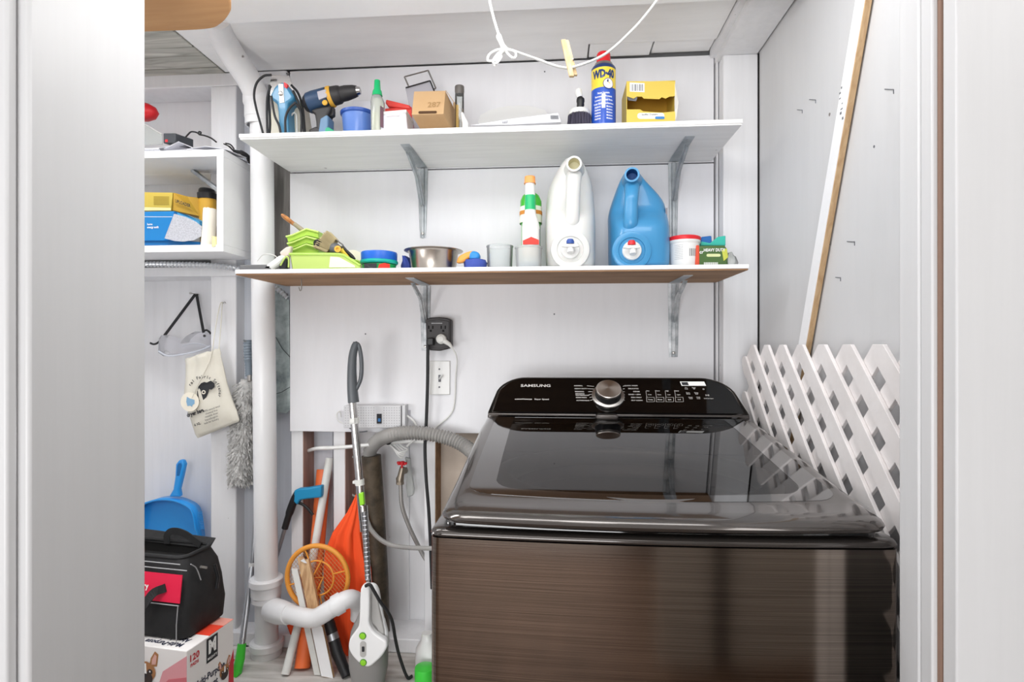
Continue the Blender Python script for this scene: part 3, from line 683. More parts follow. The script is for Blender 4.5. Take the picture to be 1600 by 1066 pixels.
MB().tube([P(520, 150.5, Y), P(530, 148, Y), P(532, 147.5, Y), P(533.5, 147.3, Y), P(541, 145.5, Y), P(553, 143, Y), P(558, 142.2, Y)], [14.5*k, 13.8*k, 13*k, 11.5*k, 11.5*k, 9.6*k, 8*k], 24).build('chuck', 'drill_black', t)
MB().tube([P(558, 142.2, Y), P(563, 141.4, Y), P(564, 141.2, Y)], [7*k, 5.5*k, 2*k], 20).build('chuck_nose', 'chrome', t)
MB().slab([(494, 168), (516, 163), (517, 170), (512, 178), (511, 190), (512, 213), (494, 213), (493, 190), (491, 178), (484, 172)], Y-.019, .038).build('grip', 'drill_black', t, bevel=.008, seg=3)
MB().slab([(500, 185), (510, 179), (513, 181), (512, 213), (496, 213)], Y-.0205, .041).build('grip_inlay', M('drill_lightblue', '#5f7f9d', .4), t, bevel=.004)
MB().slab([(513, 167), (521, 166), (521, 180), (516, 182), (513, 180)], Y-.008, .016).build('trigger', 'drill_black', t, bevel=.003)
MB().slab([(482, 202), (493, 197), (500, 200), (500, 213), (482, 213)], Y-.02, .04).build('battery', 'drill_black', t, bevel=.004)
MB().slab([(495, 143), (509, 139), (511, 151), (498, 156)], Y-.0275, .004).build('name_plate', M('plate_grey', '#a8a6ad', .5), t, bevel=.0008)
MB().lathe([(.007, 0), (.007, .003), (.004, .005)], P(508, 161, Y-.024), (0, -1, .1), 16).build('direction_switch', 'drill_yellow', t)
tag(MB().slab([(508, 200), (513, 198), (522, 204), (518, 212), (507, 212)], 1.41, .02).build('green_clip', M('jade', '#2f9a72', .5), bevel=.002), 'small jade green plastic scrap at the foot of the drill', 'scrap')
# blue bowl
Y = 1.47; o = P(560, 300, Y); k = mpp(560, Y); zr = P(560, 178, Y).z
t = thing('plastic_bowl', 'blue plastic bowl beside the drill on the upper shelf', 'bowl', (o.x, Y, ZU))
MB().lathe([(.018*1, ZU+.001), (.028, ZU+.003), (.037, ZU+.014), (.043, zr-.004), (.0435, zr), (.041, zr), (.036, ZU+.016), (0, ZU+.004)], (o.x, Y, 0), seg=40, caps=(1, 0)).build('bowl_body', M('bowl_blue', '#5c7fc4', .35, coat=.2), t)
MB().lathe([(.043, zr-.009), (.0465, zr-.006), (.047, zr), (.045, zr+.001), (.043, zr-.002)], (o.x, Y, 0), seg=40, caps=(0, 0)).build('rim', M('bowl_rim', '#2f55a5', .35), t)
# white carton behind the bowl
t = thing('small_carton', 'small white carton standing behind the blue bowl', 'carton', (PXX(566, 1.55), 1.55, ZU))
MB().slab([(551, 156), (581, 158), (581, 216), (551, 216)], 1.55, .04).build('carton_body', 'paper', t, bevel=.0015)
MB().slab([(554, 172), (575, 173), (577, 176), (554, 177)], 1.5492, .0008).build('print_patch', 'ink_grey', t, smooth=0)
# spray bottle
Y = 1.42
t = thing('spray_bottle', 'slim clear bottle with a tall green cap on the upper shelf', 'bottle', (PXX(589, Y), Y, ZU))
clearmat('cloudy', '#dfe3cf', .15, 1.4, .35); M('cap_green', '#11b06a', .35, coat=.3)
MB().ploft([(589, 150, 7, .010), (589, 153, 8.5, .012), (590, 160, 10.5, .015), (590, 175, 10.5, .016), (589.5, 205, 9.5, .016), (589.5, 211, 9, .015)], Y, p=2.4).build('bottle_body', 'cloudy', t)
MB().ploft([(589.5, 126, 4.4, .007), (589.5, 140, 5.2, .0085), (589.5, 143, 7, .011), (589.5, 150, 8, .012)], Y, p=2.2).build('cap', 'cap_green', t)
MB().ploft([(589.5, 176, 8.5, .013), (589.5, 209, 8.2, .013)], Y, p=2.4).build('liquid', M('pale_liquid', '#d9d8b8', .3), t)
MB().slab([(594, 165), (599, 168), (599, 200), (594, 198)], Y-.0165, .001).build('label_patch', M('dark_label', '#5a3d48', .6), t, smooth=0)
# red plastic grip and white tub
t = thing('red_clamp', 'red plastic hinged clamp lying behind the small white tub', 'clamp', (PXX(620, 1.5), 1.5, ZU))
MB().slab([(603, 155), (640, 164), (641, 170), (606, 166), (602, 161)], 1.50, .03).build('upper_jaw', M('clamp_red', '#e2473f', .4), t, bevel=.003)
MB().slab([(601, 169), (643, 166), (643, 214), (601, 214)], 1.505, .028).build('lower_jaw', 'clamp_red', t, bevel=.003)
t = thing('plastic_tub', 'small white rectangular tub with a faint label on the upper shelf', 'tub', (PXX(612, 1.42), 1.42, ZU))
MB().slab([(590, 176), (634, 172), (637, 210), (593, 211)], 1.41, .075).build('tub_body', M('tub_white', '#e9e9f2', .45), t, bevel=.004)
MB().slab([(589, 175), (635, 171), (635, 176), (590, 180)], 1.408, .079).build('lid', 'white_plastic', t, bevel=.001)
MB().slab([(604, 177), (624, 176), (624, 181), (604, 182)], 1.4075, .001).build('label_patch', M('pale_pink', '#d8cfd0', .6), t, smooth=0)
# cardboard box, turned, with an upturned frame behind
M('cardboard', '#bf9e76', .75, noise=(18, '#b48e60', .4, .3, .7)); M('card_light', '#dcc29c', .75)
t = thing('cardboard_box', 'small brown cardboard box with 287 pencilled on it, on the upper shelf', 'box', (PXX(675, 1.42), 1.42, ZU))
D = P(643, 179, 1.372); a_v = P(693, 178, 1.372)-D; up_ = V((-.001, .34, .94)).normalized()*.073; c_v = V((.020, .10, -.036))
A, B, C = D+up_, D+up_+a_v, D+a_v
MB().loft([[A, B, C, D], [A+c_v, B+c_v, C+c_v, D+c_v]]).build('carton_body', 'cardboard', t, bevel=.001, smooth=0)
n = (B-A).cross(D-A).normalized(); n = n if n.y < 0 else -n
fq = lambda u, v: (A*(1-u)+B*u)*(1-v)+(D*(1-u)+C*u)*v+n*.0006
MB().prism([fq(.5+x/52, .93+y_/44) for x, y_ in rrect(30, 4.6, 2.2, 4)], n*.0006).build('hand_slot', M('slot_dark', '#4d3520', .9), t, smooth=0)
mb = MB(); mb.text('287', fq(.68, .62), (B-A), (A-D), .022, off=.0006, bold=.01); mb.build('pencil_number', M('pencil', '#a07f54', .8), t, smooth=0)
MB().prism([B, B+V((.015, .05, -.012)), B+V((.028, .05, -.035)), B+V((.018, .03, -.02))], (.001, 0, .001)).build('flap', 'cardboard', t, smooth=0)
Y = 1.53
t = thing('picture_frame', 'tilted empty silver frame leaning behind the cardboard box', 'frame', (PXX(655, Y), Y, ZU))
def bars(pts, Y, r, close=True, mb=None):
    mb = mb or MB(); q_ = [P(x, y_, Y) for x, y_ in pts]
    for a, b in zip(q_, q_[1:]+(q_[:1] if close else [])): mb.tube([a, b], r, 4)
    return mb
bars([(632, 120), (669, 110), (681, 138), (645, 150)], Y, .0022).build('outer_frame', 'steel', t)
MB().slab([(633, 136), (672, 125), (682, 150), (662, 215), (650, 215)], Y-.02, .012).build('inner_panel', 'plate_grey', t, bevel=.001)
bars([(634, 137), (672, 126), (680, 146)], Y-.024, .0018, False).build('inner_edge', 'black_plastic', t)
# glass vial
Y = 1.43
t = thing('glass_vial', 'tall clear glass tube with a dark cap and yellow contents', 'bottle', (PXX(718, Y), Y, ZU))
clearmat('clear_glass', '#eef0ee', .03, 1.45, .06)
MB().ploft([(718, 148, 7, .0115), (718, 205, 7.2, .0117), (718, 208, 6, .01)], Y, p=2).build('tube_body', 'clear_glass', t)
MB().ploft([(718, 135, 6.8, .0112), (718, 136, 7.4, .0125), (718, 144, 7.4, .0125), (718, 148, 6.4, .0108)], Y, p=2).build('cap', M('cap_dark', '#5d5854', .4), t)
MB().ploft([(714.5, 165, 2.6, .006), (714.5, 206, 2.8, .007)], Y, p=2).build('contents', M('yellow_oil', '#d9a83a', .4), t)
MB().ploft([(722, 176, 2, .003), (724, 184, 3.5, .004), (727, 192, 5, .005), (727, 202, 5, .005)], Y-.012, p=2).build('glass_spoon', 'white_plastic', t)
tag(MB().slab([(708, 160), (713, 160), (714, 208), (706, 208)], 1.47, .012).build('yellow_card', 'cardboard', bevel=.0006), 'narrow brown card strip between the cardboard box and the glass tube', 'card')
# plate and envelope
Y = 1.50; o = P(803, 300, Y)
n_ = 48; t = thing('scalloped_plate', 'white scalloped platter lying on the upper shelf under an envelope', 'plate', (o.x, Y, ZU))
rings = []; Yp = 1.505; tl = .88
for r_, z_ in ((.05, .0), (.07, .002), (.086, .008), (.0945, .012), (.095, .0135), (.088, .010), (.07, .004), (.0, .002)):
    rings.append([V((o.x+r_*(1+.02*math.cos(11*a)*(r_ > .08))*math.cos(a), Yp+.76*r_*math.sin(a)-z_*.6, ZU+.002+z_*.75+.76*tl*(r_*math.sin(a)+.095))) for a in [2*PI*i/n_ for i in range(n_)]])
MB().loft(rings).build('platter', 'white_plastic', t)
t = thing('padded_envelope', 'flat white printed envelope lying on the front edge of the upper shelf', 'envelope', (o.x, 1.40, ZU))
MB().prism([P(735, 195.5, 1.37), P(800, 185, 1.372), P(872, 176, 1.37), P(877, 190.5, 1.37), P(800, 194.5, 1.366)], (0, .055, .001)).build('envelope_body', 'paper', t, bevel=.0015)
mb = MB()
for i in range(14): 
    x = 860+i*.9; mb.slab([(x, 180), (x+.5, 180), (x+1, 186), (x+.5, 186)], 1.3685, .0008)
for i in range(6): mb.slab([(785+i*1.4, 189-i*.2), (785.6+i*1.4, 189-i*.2), (786+i*1.4, 193-i*.2), (785.4+i*1.4, 193-i*.2)], 1.3655, .0008)
mb.build('printed_bars', 'ink_grey', t, smooth=0)
# dish brush
Y = 1.42; k = mpp(905, Y)
t = thing('scrub_brush', 'round palm scrub brush with dark bristles and a white knob handle', 'brush', (PXX(905, Y), Y, ZU))
c = P(904, 178, Y)
MB().ploft([(905, 171, 9, .014), (905, 173, 15, .024), (905, 178, 17.5, .028), (905, 181, 17.5, .028)], Y, p=2).build('brush_head', 'dull_white', t)
br = MB()
for i in range(520):
    a = random.uniform(0, 2*PI); r_ = math.sqrt(random.random())*.028; o_ = P(905, 180, Y)+V((r_*math.cos(a), r_*math.sin(a), 0))
    q_ = V((o_.x+(o_.x-c.x)*.15+random.uniform(-.002, .002), o_.y+random.uniform(-.002, .002), ZU+.0005)); br.tube([o_, q_], .0009, 3, caps=(0, 1))
br.build('bristles', M('bristle_dark', '#4a4656', .7), t, smooth=0, kind='stuff')
MB().ploft([(906, 151, 3.5, .006), (907, 155, 6.2, .010), (907, 159, 6.4, .010), (907, 162, 5.6, .009), (907, 165, 6, .0095), (906, 169, 4.6, .0075), (906, 172, 4.6, .0075)], Y, p=2).build('grip', 'black_plastic', t)
MB().ploft([(904, 138, 1.5, .003), (904, 140, 4.5, .007), (904, 145, 5.8, .009), (905, 150, 5.6, .009), (905.5, 153, 4, .0065)], Y, p=2).build('knob', 'white_plastic', t)
# lubricant can
Y = 1.42; k = mpp(943, Y); o = P(943, 300, Y); R = 19*k
t = thing('lubricant_can', 'tall blue and yellow lubricant spray can with a red cap', 'spray can', (o.x, Y, ZU))
Z = lambda py: P(943, py, Y).z
def lat(prof, nm, mt, seg=40, caps=(1, 1), pr_=t): return MB().lathe([(r_, z_) for r_, z_ in prof], (o.x, Y, 0), seg=seg, caps=caps).build(nm, mt, pr_)
lat([(R*.96, ZU), (R, ZU+.002), (R, Z(144))], 'can_body', M('can_blue', '#1e4fb4', .35, coat=.4))
lat([(R, Z(144)), (R, Z(113))], 'yellow_band', M('can_yellow', '#ecd03e', .35, coat=.4), caps=(0, 0))
lat([(R, Z(113)), (R*.99, Z(109)), (R*.9, Z(106.5)), (R*.82, Z(105.5))], 'navy_shoulder', M('can_navy', '#1c3566', .35, coat=.4), caps=(0, 0))
lat([(R*.82, Z(105.5)), (R*.72, Z(101)), (R*.6, Z(100))], 'metal_collar', 'steel', caps=(0, 1))
lat([(R*.58, Z(101)), (R*.55, Z(86)), (R*.5, Z(84)), (R*.3, Z(83))], 'cap', 'red')
def oncyl(cz, rr=R, cx=o.x, cy=Y, off=.0005, ph=0):
    return lambda x, z: V((cx+(rr+off)*math.sin(x/rr+ph), cy-(rr+off)*math.cos(x/rr+ph), cz+z))
vis = math.atan2(-o.x, Y)*0
ph0 = math.atan2(0-o.x, -(0-Y))  # the printed face is turned to the room
ph0 = math.asin((0-o.x)/math.hypot(o.x, Y))
mb = MB(); mb.text('WD\u00b740', (0, 0, 0), (1, 0, 0), (0, 0, 1), .0265, fn=oncyl(Z(124), ph=ph0), sx=.70, bold=.06); mb.build('lettering', 'can_navy', t, smooth=0)
mb = MB(); rows_ = ['Stops Squeaks', 'Removes & Protects', 'Loosens Rusted Parts', 'Frees Sticky Mechanisms']
for i, s_ in enumerate(rows_): mb.text(s_, (0, 0, 0), (1, 0, 0), (0, 0, 1), .0062, fn=oncyl(Z(153+i*5.4), ph=ph0), sx=.85, bold=.02)
for i in range(5):
    mb.text('Displaces', (0, 0, 0), (1, 0, 0), (0, 0, 1), .0055, fn=oncyl(Z(174+i*4.5), ph=ph0-.5), sx=.8, bold=.02); mb.text('Moisture', (0, 0, 0), (1, 0, 0), (0, 0, 1), .0055, fn=oncyl(Z(174+i*4.5), ph=ph0+.5), sx=.8, bold=.02)
mb.build('small_print', 'white_ink', t, smooth=0, kind='stuff')
def disc(fn, r_, sx=1, cx=0, cz=0, n=20): return [fn(cx+r_*sx*math.cos(2*PI*i/n), cz+r_*math.sin(2*PI*i/n)) for i in range(n)]
f_ = oncyl(Z(139), ph=ph0, off=.0008); MB().poly(disc(f_, .0135, cx=.012)).build('round_seal', 'can_navy', t, smooth=0)
f_ = oncyl(Z(139), ph=ph0, off=.0012); MB().poly(disc(f_, .0118, cx=.012)).build('seal_face', M('seal_pink', '#e9dfe2', .5), t, smooth=0)
MB().add([f_(x_, z_) for x_, z_ in ((-.004, -.025), (.004, -.025), (.004, -.06), (-.004, -.06))], [(0, 1, 2, 3)]).build('white_bar', 'white_ink', t, smooth=0)
# yellow box with torn front
Y = 1.40
M('card_yellow', '#d3b84e', .55); M('card_yellow_dark', '#b98f2c', .7)
t = thing('yellow_box', 'yellow tissue-style carton with a torn open front, right end of upper shelf', 'box', (PXX(1018, Y), Y, ZU))
def fr(x, y_, yy=Y): return P(x, y_, yy)
x0, x1 = P(979, 190, Y).x, P(1055, 190, Y).x; z1 = P(1018, 127, Y).z
d = .10; th_ = .0012
box(x0, x1, Y, Y+d, ZU, ZU+th_).build('bottom_panel', 'card_yellow', t, smooth=0)
box(x0, x1, Y, Y+d, z1-th_, z1).build('top_panel', 'card_yellow', t, smooth=0)
box(x0, x0+th_, Y, Y+d, ZU, z1).build('side_panel', 'card_yellow', t, smooth=0)
box(x1-th_, x1, Y, Y+d, ZU, z1).build('side_panel', 'card_yellow', t, smooth=0)
box(x0, x1, Y+d-th_, Y+d, ZU, z1).build('back_panel', 'card_yellow_dark', t, smooth=0)
up = [(979, 127), (1055, 127), (1055, 150), (1046, 151), (1040, 154), (1034, 152), (1030, 155), (1006, 154), (1003, 151), (995, 151), (990, 154), (984, 152), (979, 150)]
MB().slab(up, Y-.001, .0012).build('front_flap', 'card_yellow', t, smooth=0)
MB().slab([(979, 171), (1000, 171), (1005, 174), (1035, 176), (1055, 174), (1055, 196), (979, 196)], Y-.001, .0012).build('front_panel', 'card_yellow', t, smooth=0)
MB().prism([P(979, 150, Y), P(996, 152, Y), P(994, 158, Y+.004), P(982, 157, Y+.006)], (0, .001, 0)).build('torn_edge', 'ink_grey', t, smooth=0)
MB().prism([P(1054, 128, Y), P(1060, 160, Y-.012), P(1056, 188, Y), P(1054, 175, Y)], (.001, .001, 0)).build('side_flap', 'dull_white', t, smooth=0)
MB().slab([(984, 129), (1007, 130), (1007, 144), (984, 143)], Y-.0018, .0008).build('barcode_label', 'white_ink', t, smooth=0)
mb = MB()
for i, w_ in enumerate((.6, 1, .5, 1.4, .6, .9, .5, 1.3, .7, 1.1, .5)): mb.slab([(986+i*1.85, 131.5), (986+i*1.85+w_, 131.5), (986+i*1.85+w_, 142), (986+i*1.85, 142)], Y-.0024, .0005)
mb.build('barcode', 'ink_grey', t, smooth=0, kind='stuff')
MB().slab([(x_, y_) for x_, y_ in rrect(42, 9, 4, 4, 1017, 181)], Y-.0018, .0008).build('oval_label', 'white_ink', t, smooth=0)
mb = MB(); mb.text('Swiffer Dusters', P(1015, 179, Y-.0022), (1, 0, 0), (0, 0, 1), .0062, bold=.02); mb.build('lettering', 'ink_grey', t, smooth=0)
MB().slab([(x_, y_) for x_, y_ in rrect(15, 4, 1.9, 4, 1031, 184)], Y-.0024, .0005).build('blue_badge', M('badge_blue', '#2f78b8', .5), t, smooth=0)
# ============================================================ LOWER SHELF ITEMS
# jugs
def jug(name, label, cx, w, top, sp, tap, mat, inmat, btn, tops, Y=1.475):
    t = thing(name, label, 'jug', (PXX(cx, Y), Y, ZL)); k = mpp(cx, Y)
    base = 424; hw = w/2; zt_ = P(cx, top, Y-.03).z
    rows = [(0, 0, .90, -.085, .085), (.02, 0, .96, -.090, .090), (.08, 0, 1, -.094, .094), (.30, 0, 1, -.094, .095), (.42, 0, 1, -.088, .095), (.50, 0, 1, -.062, .095), (.56, 0, .995, -.045, .095)]
    rows += [(f, s_, w_, -.040+.01*(f-.6)/.4, yb) for (f, s_, w_), yb in zip(tops, (.094, .088, .076, .058, .040, .025))]
    sp_ = sup(40, 2.9); rings = []
    for f, sh, ww, yf, yb in rows:
        z = ZL+.0008+f*(zt_-ZL); x = P(cx, 300, Y).x+sh*hw*k
        rings.append([V((x+hw*k*ww*a, Y+(yf+yb)/2+(yb-yf)/2*b, z)) for a, b in sp_])
    MB().loft(rings).build('jug_body', mat, t, smooth=60, sub=1)
    so = P(sp[0], sp[1], Y-.082); r_ = sp[2]*mpp(sp[0], Y-.082)
    dr_ = ((V((0, 0, CAMZ))-so).normalized()+V((0, 0, .30))).normalized()
    neck = catmull([so-dr_*.085, so-dr_*.045, so-dr_*.015, so], 5)
    NK = MB().tube(neck, [r_*(1.75-.75*min(1, i/11)) for i in range(16)], 28, caps=(1, 0)).build('neck', mat, t, smooth=60)
    nk = NK
    MB().lathe([(r_*1.0, -.004), (r_*1.10, -.003), (r_*1.08, .002), (r_*.82, .002), (r_*.80, -.003)], so, dr_, 32, caps=(0, 0)).build('spout_lip', mat, nk, smooth=40)
    MB().lathe([(r_*.81, -.002), (r_*.79, -.03), (0, -.031)], so, dr_, 32, caps=(0, 0)).build('spout_opening', inmat, nk)
    hb = P(sp[3], tap[1]-44, Y-.080)
    hpts = catmull([so-dr_*.026+V((0, 0, -.021)), P((sp[0]*2+sp[3])/3, sp[1]+34, Y-.078), P((sp[0]+sp[3]*2)/3, tap[1]-74, Y-.080), hb, hb+V((0, .02, -.025))], 6)
    MB().tube(hpts, [r_*1.12-.12*r_*min(1, i/6) for i in range(18)]+[r_*1.05]*7, 20, flat=.8).build('handle', mat, t, smooth=60)
    # tap
    tc = P(tap[0], tap[1], Y-.0945); kk = mpp(tap[0], Y-.1)
    MB().lathe([(31*kk, -.004), (30*kk, .003), (27*kk, .005), (21*kk, .004), (20*kk, .001)], tc, (0, -1, 0), 36, caps=(0, 1)).build('tap_boss', mat, t)
    TP = MB().lathe([(15*kk, 0), (15*kk, .006), (14*kk, .009), (9*kk, .010), (0, .010)], tc, (0, -1, 0), 36).build('tap', 'white_plastic', t)
    n0 = tc+V((0, -.009, .002)); MB().tube([n0+V((0, -.008, 5*kk)), n0+V((0, -.016, -9*kk))], [6*kk, 5*kk], 18).build('tap_nozzle', 'white_plastic', TP)
    MB().slab([(x_, y_) for x_, y_ in ((tap[0]-14, tap[1]-5), (tap[0]-9, tap[1]-9), (tap[0]+9, tap[1]-9), (tap[0]+14, tap[1]-5), (tap[0]+8, tap[1]-4), (tap[0]-8, tap[1]-4))], Y-.125, .012).build('tap_wings', 'white_plastic', TP, bevel=.001)
    MB().lathe([(6*kk, 0), (6*kk, 4*kk), (4.5*kk, 7*kk), (0, 8*kk)], P(tap[0], tap[1]-9, Y-.118), (0, 0, 1), 18).build('tap_button', btn, TP)
    return t
M('jug_white', '#d2d2cf', .4, coat=.15, sss=.1); M('jug_blue', '#3b88b8', .35, coat=.25); M('jug_inside', '#d8d3b6', .6); M('jug_inside_blue', '#0f4f8f', .5)
M('btn_blue', '#2f4f9a', .4)
jug('detergent_jug', 'large white detergent jug with a blue-buttoned tap on the lower shelf', 891, 77, 243, (897, 256, 11.2, 894), (891, 390), 'jug_white', 'jug_inside', 'btn_blue', [(.66, 0, .97), (.75, .02, .90), (.83, .06, .76), (.90, .08, .60), (.96, .08, .42), (1, .08, .2)])
tj = jug('detergent_jug', 'large blue detergent jug with a red-buttoned tap on the lower shelf', 997, 91, 262, (987.5, 273, 10.8, 985), (987, 392), 'jug_blue', 'jug_inside_blue', 'red', [(.62, 0, .96), (.70, 0, .88), (.80, -.10, .66), (.88, -.2, .46), (.95, -.24, .30), (1, -.24, .15)])
MB().prism([P(1042, 325, 1.475), P(1043, 378, 1.475), P(1041, 378, 1.45), P(1040, 325, 1.45)], (.0012, 0, 0)).build('label_patch', 'plate_grey', tj, smooth=0)
# two bottles at left of the white jug
Y = 1.50
t = thing('green_bottle', 'green and white bottle standing behind the orange-capped white bottle', 'bottle', (PXX(829.5, Y), Y, ZL))
MB().ploft([(829.5, 303, 8, .018), (829.5, 307, 13, .026), (829.5, 315, 16.5, .030), (829.5, 345, 17, .031), (829.5, 352, 15, .028), (829.5, 422, 15, .028)], Y, p=2.3).build('bottle_body', M('leaf_green', '#3fb52c', .35, coat=.3), t)
MB().ploft([(829.5, 325, 17.4, .0315), (829.5, 350, 17.6, .0318)], Y, p=2.3, caps=(0, 0)).build('label_band', M('label_white', '#e8ecdc', .5), t)
MB().ploft([(829.5, 332, 17.8, .0322), (829.5, 338, 17.8, .0322)], Y, p=2.3, caps=(0, 0)).build('label_stripe', M('label_orange', '#c9832f', .5), t)
Y = 1.44
t = thing('slim_bottle', 'slim white bottle with orange cap and green neck beside the white jug', 'bottle', (PXX(829, Y), Y, ZL))
MB().ploft([(828.5, 306, 8.3, .015), (828.5, 329, 8.6, .015)], Y, p=2.2).build('neck_sleeve', 'cap_green', t)
MB().ploft([(828, 287, 7.5, .013), (828, 297, 8, .0145), (828.5, 307, 8, .0145)], Y, p=2.2).build('neck', 'white_plastic', t)
MB().ploft([(828, 276, 6.6, .011), (828, 277, 8.2, .013), (828, 285, 8.6, .0145), (828, 287.5, 9.2, .015)], Y, p=3).build('cap', M('cap_orange', '#f29a52', .4), t)
MB().ploft([(828.5, 329, 8.6, .015), (828.5, 334, 9, .016), (829, 345, 12, .020), (829.5, 355, 14, .023), (829.5, 423, 14, .023)], Y, p=2.6).build('bottle_body', 'white_plastic', t)
MB().slab([(817, 376), (830, 370), (842, 375), (842, 382), (817, 382)], Y-.0235, .002).build('red_label', M('label_red', '#e8392c', .4), t, smooth=0)
MB().ploft([(829.5, 388, 14.3, .0235), (829.5, 404, 14.3, .0235)], Y, p=2.6, caps=(0, 0)).build('label_band', M('label_pale', '#ead9cf', .5), t)
MB().slab([(841, 358), (844, 358), (844, 382), (842, 382)], Y-.01, .004).build('dark_label', 'ink_grey', t, smooth=0)
# clear cups
clearmat('cup_clear', '#f6f8f8', .1, 1.22, .25); clearmat('cup_clouded', '#eef0ec', .15, 1.25, .38)
def cup(cx, top, hw, Y, mat, label, blue=False):
    t = thing('measuring_cup', label, 'cup', (PXX(cx, Y), Y, ZL)); k = mpp(cx, Y)*hw; o = P(cx, 300, Y); z1 = P(cx, top, Y-k).z
    MB().lathe([(k*.93, ZL+.001), (k, z1), (k*.96, z1), (k*.90, ZL+.003), (0, ZL+.003)], (o.x, Y, 0), seg=36, caps=(1, 0)).build('cup_wall', mat, t)
    MB().lathe([(k, z1-.004), (k*1.03, z1-.003), (k*1.03, z1), (k, z1)], (o.x, Y, 0), seg=36, caps=(0, 0)).build('rim', mat, t)
    if blue: MB().lathe([(k*.89, ZL+.0035), (k*.91, ZL+.014), (0, ZL+.014)], (o.x, Y, 0), seg=36).build('blue_residue', M('residue', '#7fb2dc', .4), t)
cup(781, 381, 20.5, 1.45, 'cup_clear', 'clear plastic cap cup, left one of the two cups')
cup(826, 383, 21, 1.40, 'cup_clouded', 'clouded plastic measuring cup with blue residue in front of the slim bottle', True)
# steel bowl
Y = 1.465; o = P(677.5, 300, Y); k = mpp(677, Y); z1 = P(677, 388, Y-.05).z
t = thing('steel_bowl', 'brushed stainless steel pet bowl on the lower shelf', 'bowl', (o.x, Y, ZL))
MB().lathe([(34*k, ZL+.0006), (38*k, z1-.006), (40*k, z1-.002), (45.5*k, z1), (46*k, z1+.0012), (44*k, z1+.002), (39*k, z1-.001), (37*k, z1-.006), (33*k, ZL+.002), (0, ZL+.002)], (o.x, Y, 0), seg=56, caps=(1, 0)).build('bowl_wall', M('bowl_steel', '#b9b1a8', .27, 1, noise=(6, '#8f857b', .6, .3, .7)), t)
# blue-lidded tub
Y = 1.44; o = P(592.5, 300, Y); k = mpp(592, Y)
t = thing('lidded_tub', 'round green wipes tub with a wide blue lid beside the paint tray', 'tub', (o.x, Y, ZL))
zz = lambda py: P(592, py, Y-.04).z
MB().lathe([(25*k, ZL), (26*k, zz(411))], (o.x, Y, 0), seg=48).build('tub_body', M('tub_green', '#1f9f55', .4), t)
MB().lathe([(27.5*k, zz(410)), (29*k, zz(408)), (29*k, zz(405)), (27.5*k, zz(404))], (o.x, Y, 0), seg=48).build('collar', M('teal', '#1cae9e', .4), t)
MB().lathe([(27.6*k, zz(404)), (28*k, zz(393)), (27.2*k, zz(391)), (24*k, zz(390.5))], (o.x, Y, 0), seg=48).build('lid', M('lid_blue', '#1d5fc0', .35), t)
ph = math.asin(-o.x/math.hypot(o.x, Y)); fn = oncyl(zz(417), rr=26*k, cx=o.x, ph=ph)
MB().poly([fn(x_, z_) for x_, z_ in ((-.034, -.01), (-.012, -.01), (.0, -.01), (.0, .006), (-.034, .006))]).build('label_patch', 'ink', t, smooth=0)
MB().poly([fn(x_, z_) for x_, z_ in ((.002, -.01), (.036, -.01), (.036, .0065), (.02, .008), (.006, .004))]).build('label_patch', 'label_red', t, smooth=0)
# pale lid standing behind
tag(MB().lathe([(0, 0), (.031, 0), (.032, .002), (.032, .009), (.030, .010), (0, .010)], P(552, 410, 1.50), (0, -1, .12), 36).build('spare_lid', M('beige_lid', '#dcd8c2', .5)), 'round beige plastic lid standing on edge behind the paint tray', 'lid')
tag(MB().lathe([(.020, 0), (.021, .002), (.021, .006), (.018, .008), (0, .008)], (PXX(943, 1.43), 1.43, ZL), seg=32).build('jar_lid', 'white_plastic'), 'small white lid lying between the white and the blue jug', 'lid')
# paint trays
Y = 1.42
M('lime', '#a3c94b', .4, coat=.2); M('lime_pale', '#afc46b', .45)
t = thing('paint_tray', 'lime green paint tray, the long one lying flat on the lower shelf', 'paint tray', (PXX(500, Y), Y, ZL))
b = MB(); P0 = [P(454, 397, Y-.04), P(530, 397, Y-.04), P(566, 416, Y-.04)]
tray = [(453, 397), (530, 397), (538, 399), (563, 415), (563, 423), (457, 423)]
b.slab(tray, Y-.04, .0025); b.slab(tray, Y+.055, .0025)
q0 = [P(x_, y_, Y-.04) for x_, y_ in tray]
b.obox(q0[5], V((0, .095, 0)), q0[0]-q0[5], (.002, 0, 0)); b.obox(q0[5], V((0, .095, 0)), q0[4]-q0[5], (0, 0, .002)); b.build('tray_body', 'lime_pale', t, smooth=0, bevel=.0005)
rim_ = MB().tube([q0[0], q0[1], q0[2], q0[3]], .0032, 8).tube([p+V((0, .097, 0)) for p in q0[:4]], .0032, 8).tube([q0[0], q0[0]+V((0, .097, 0))], .0032, 8); rim_.build('rim', 'lime', t)
MB().slab([(516, 401), (530, 402), (554, 415), (555, 418), (514, 418)], Y-.0412, .001).build('price_sticker', M('sticker_pale', '#e3d9c4', .6), t, smooth=0)
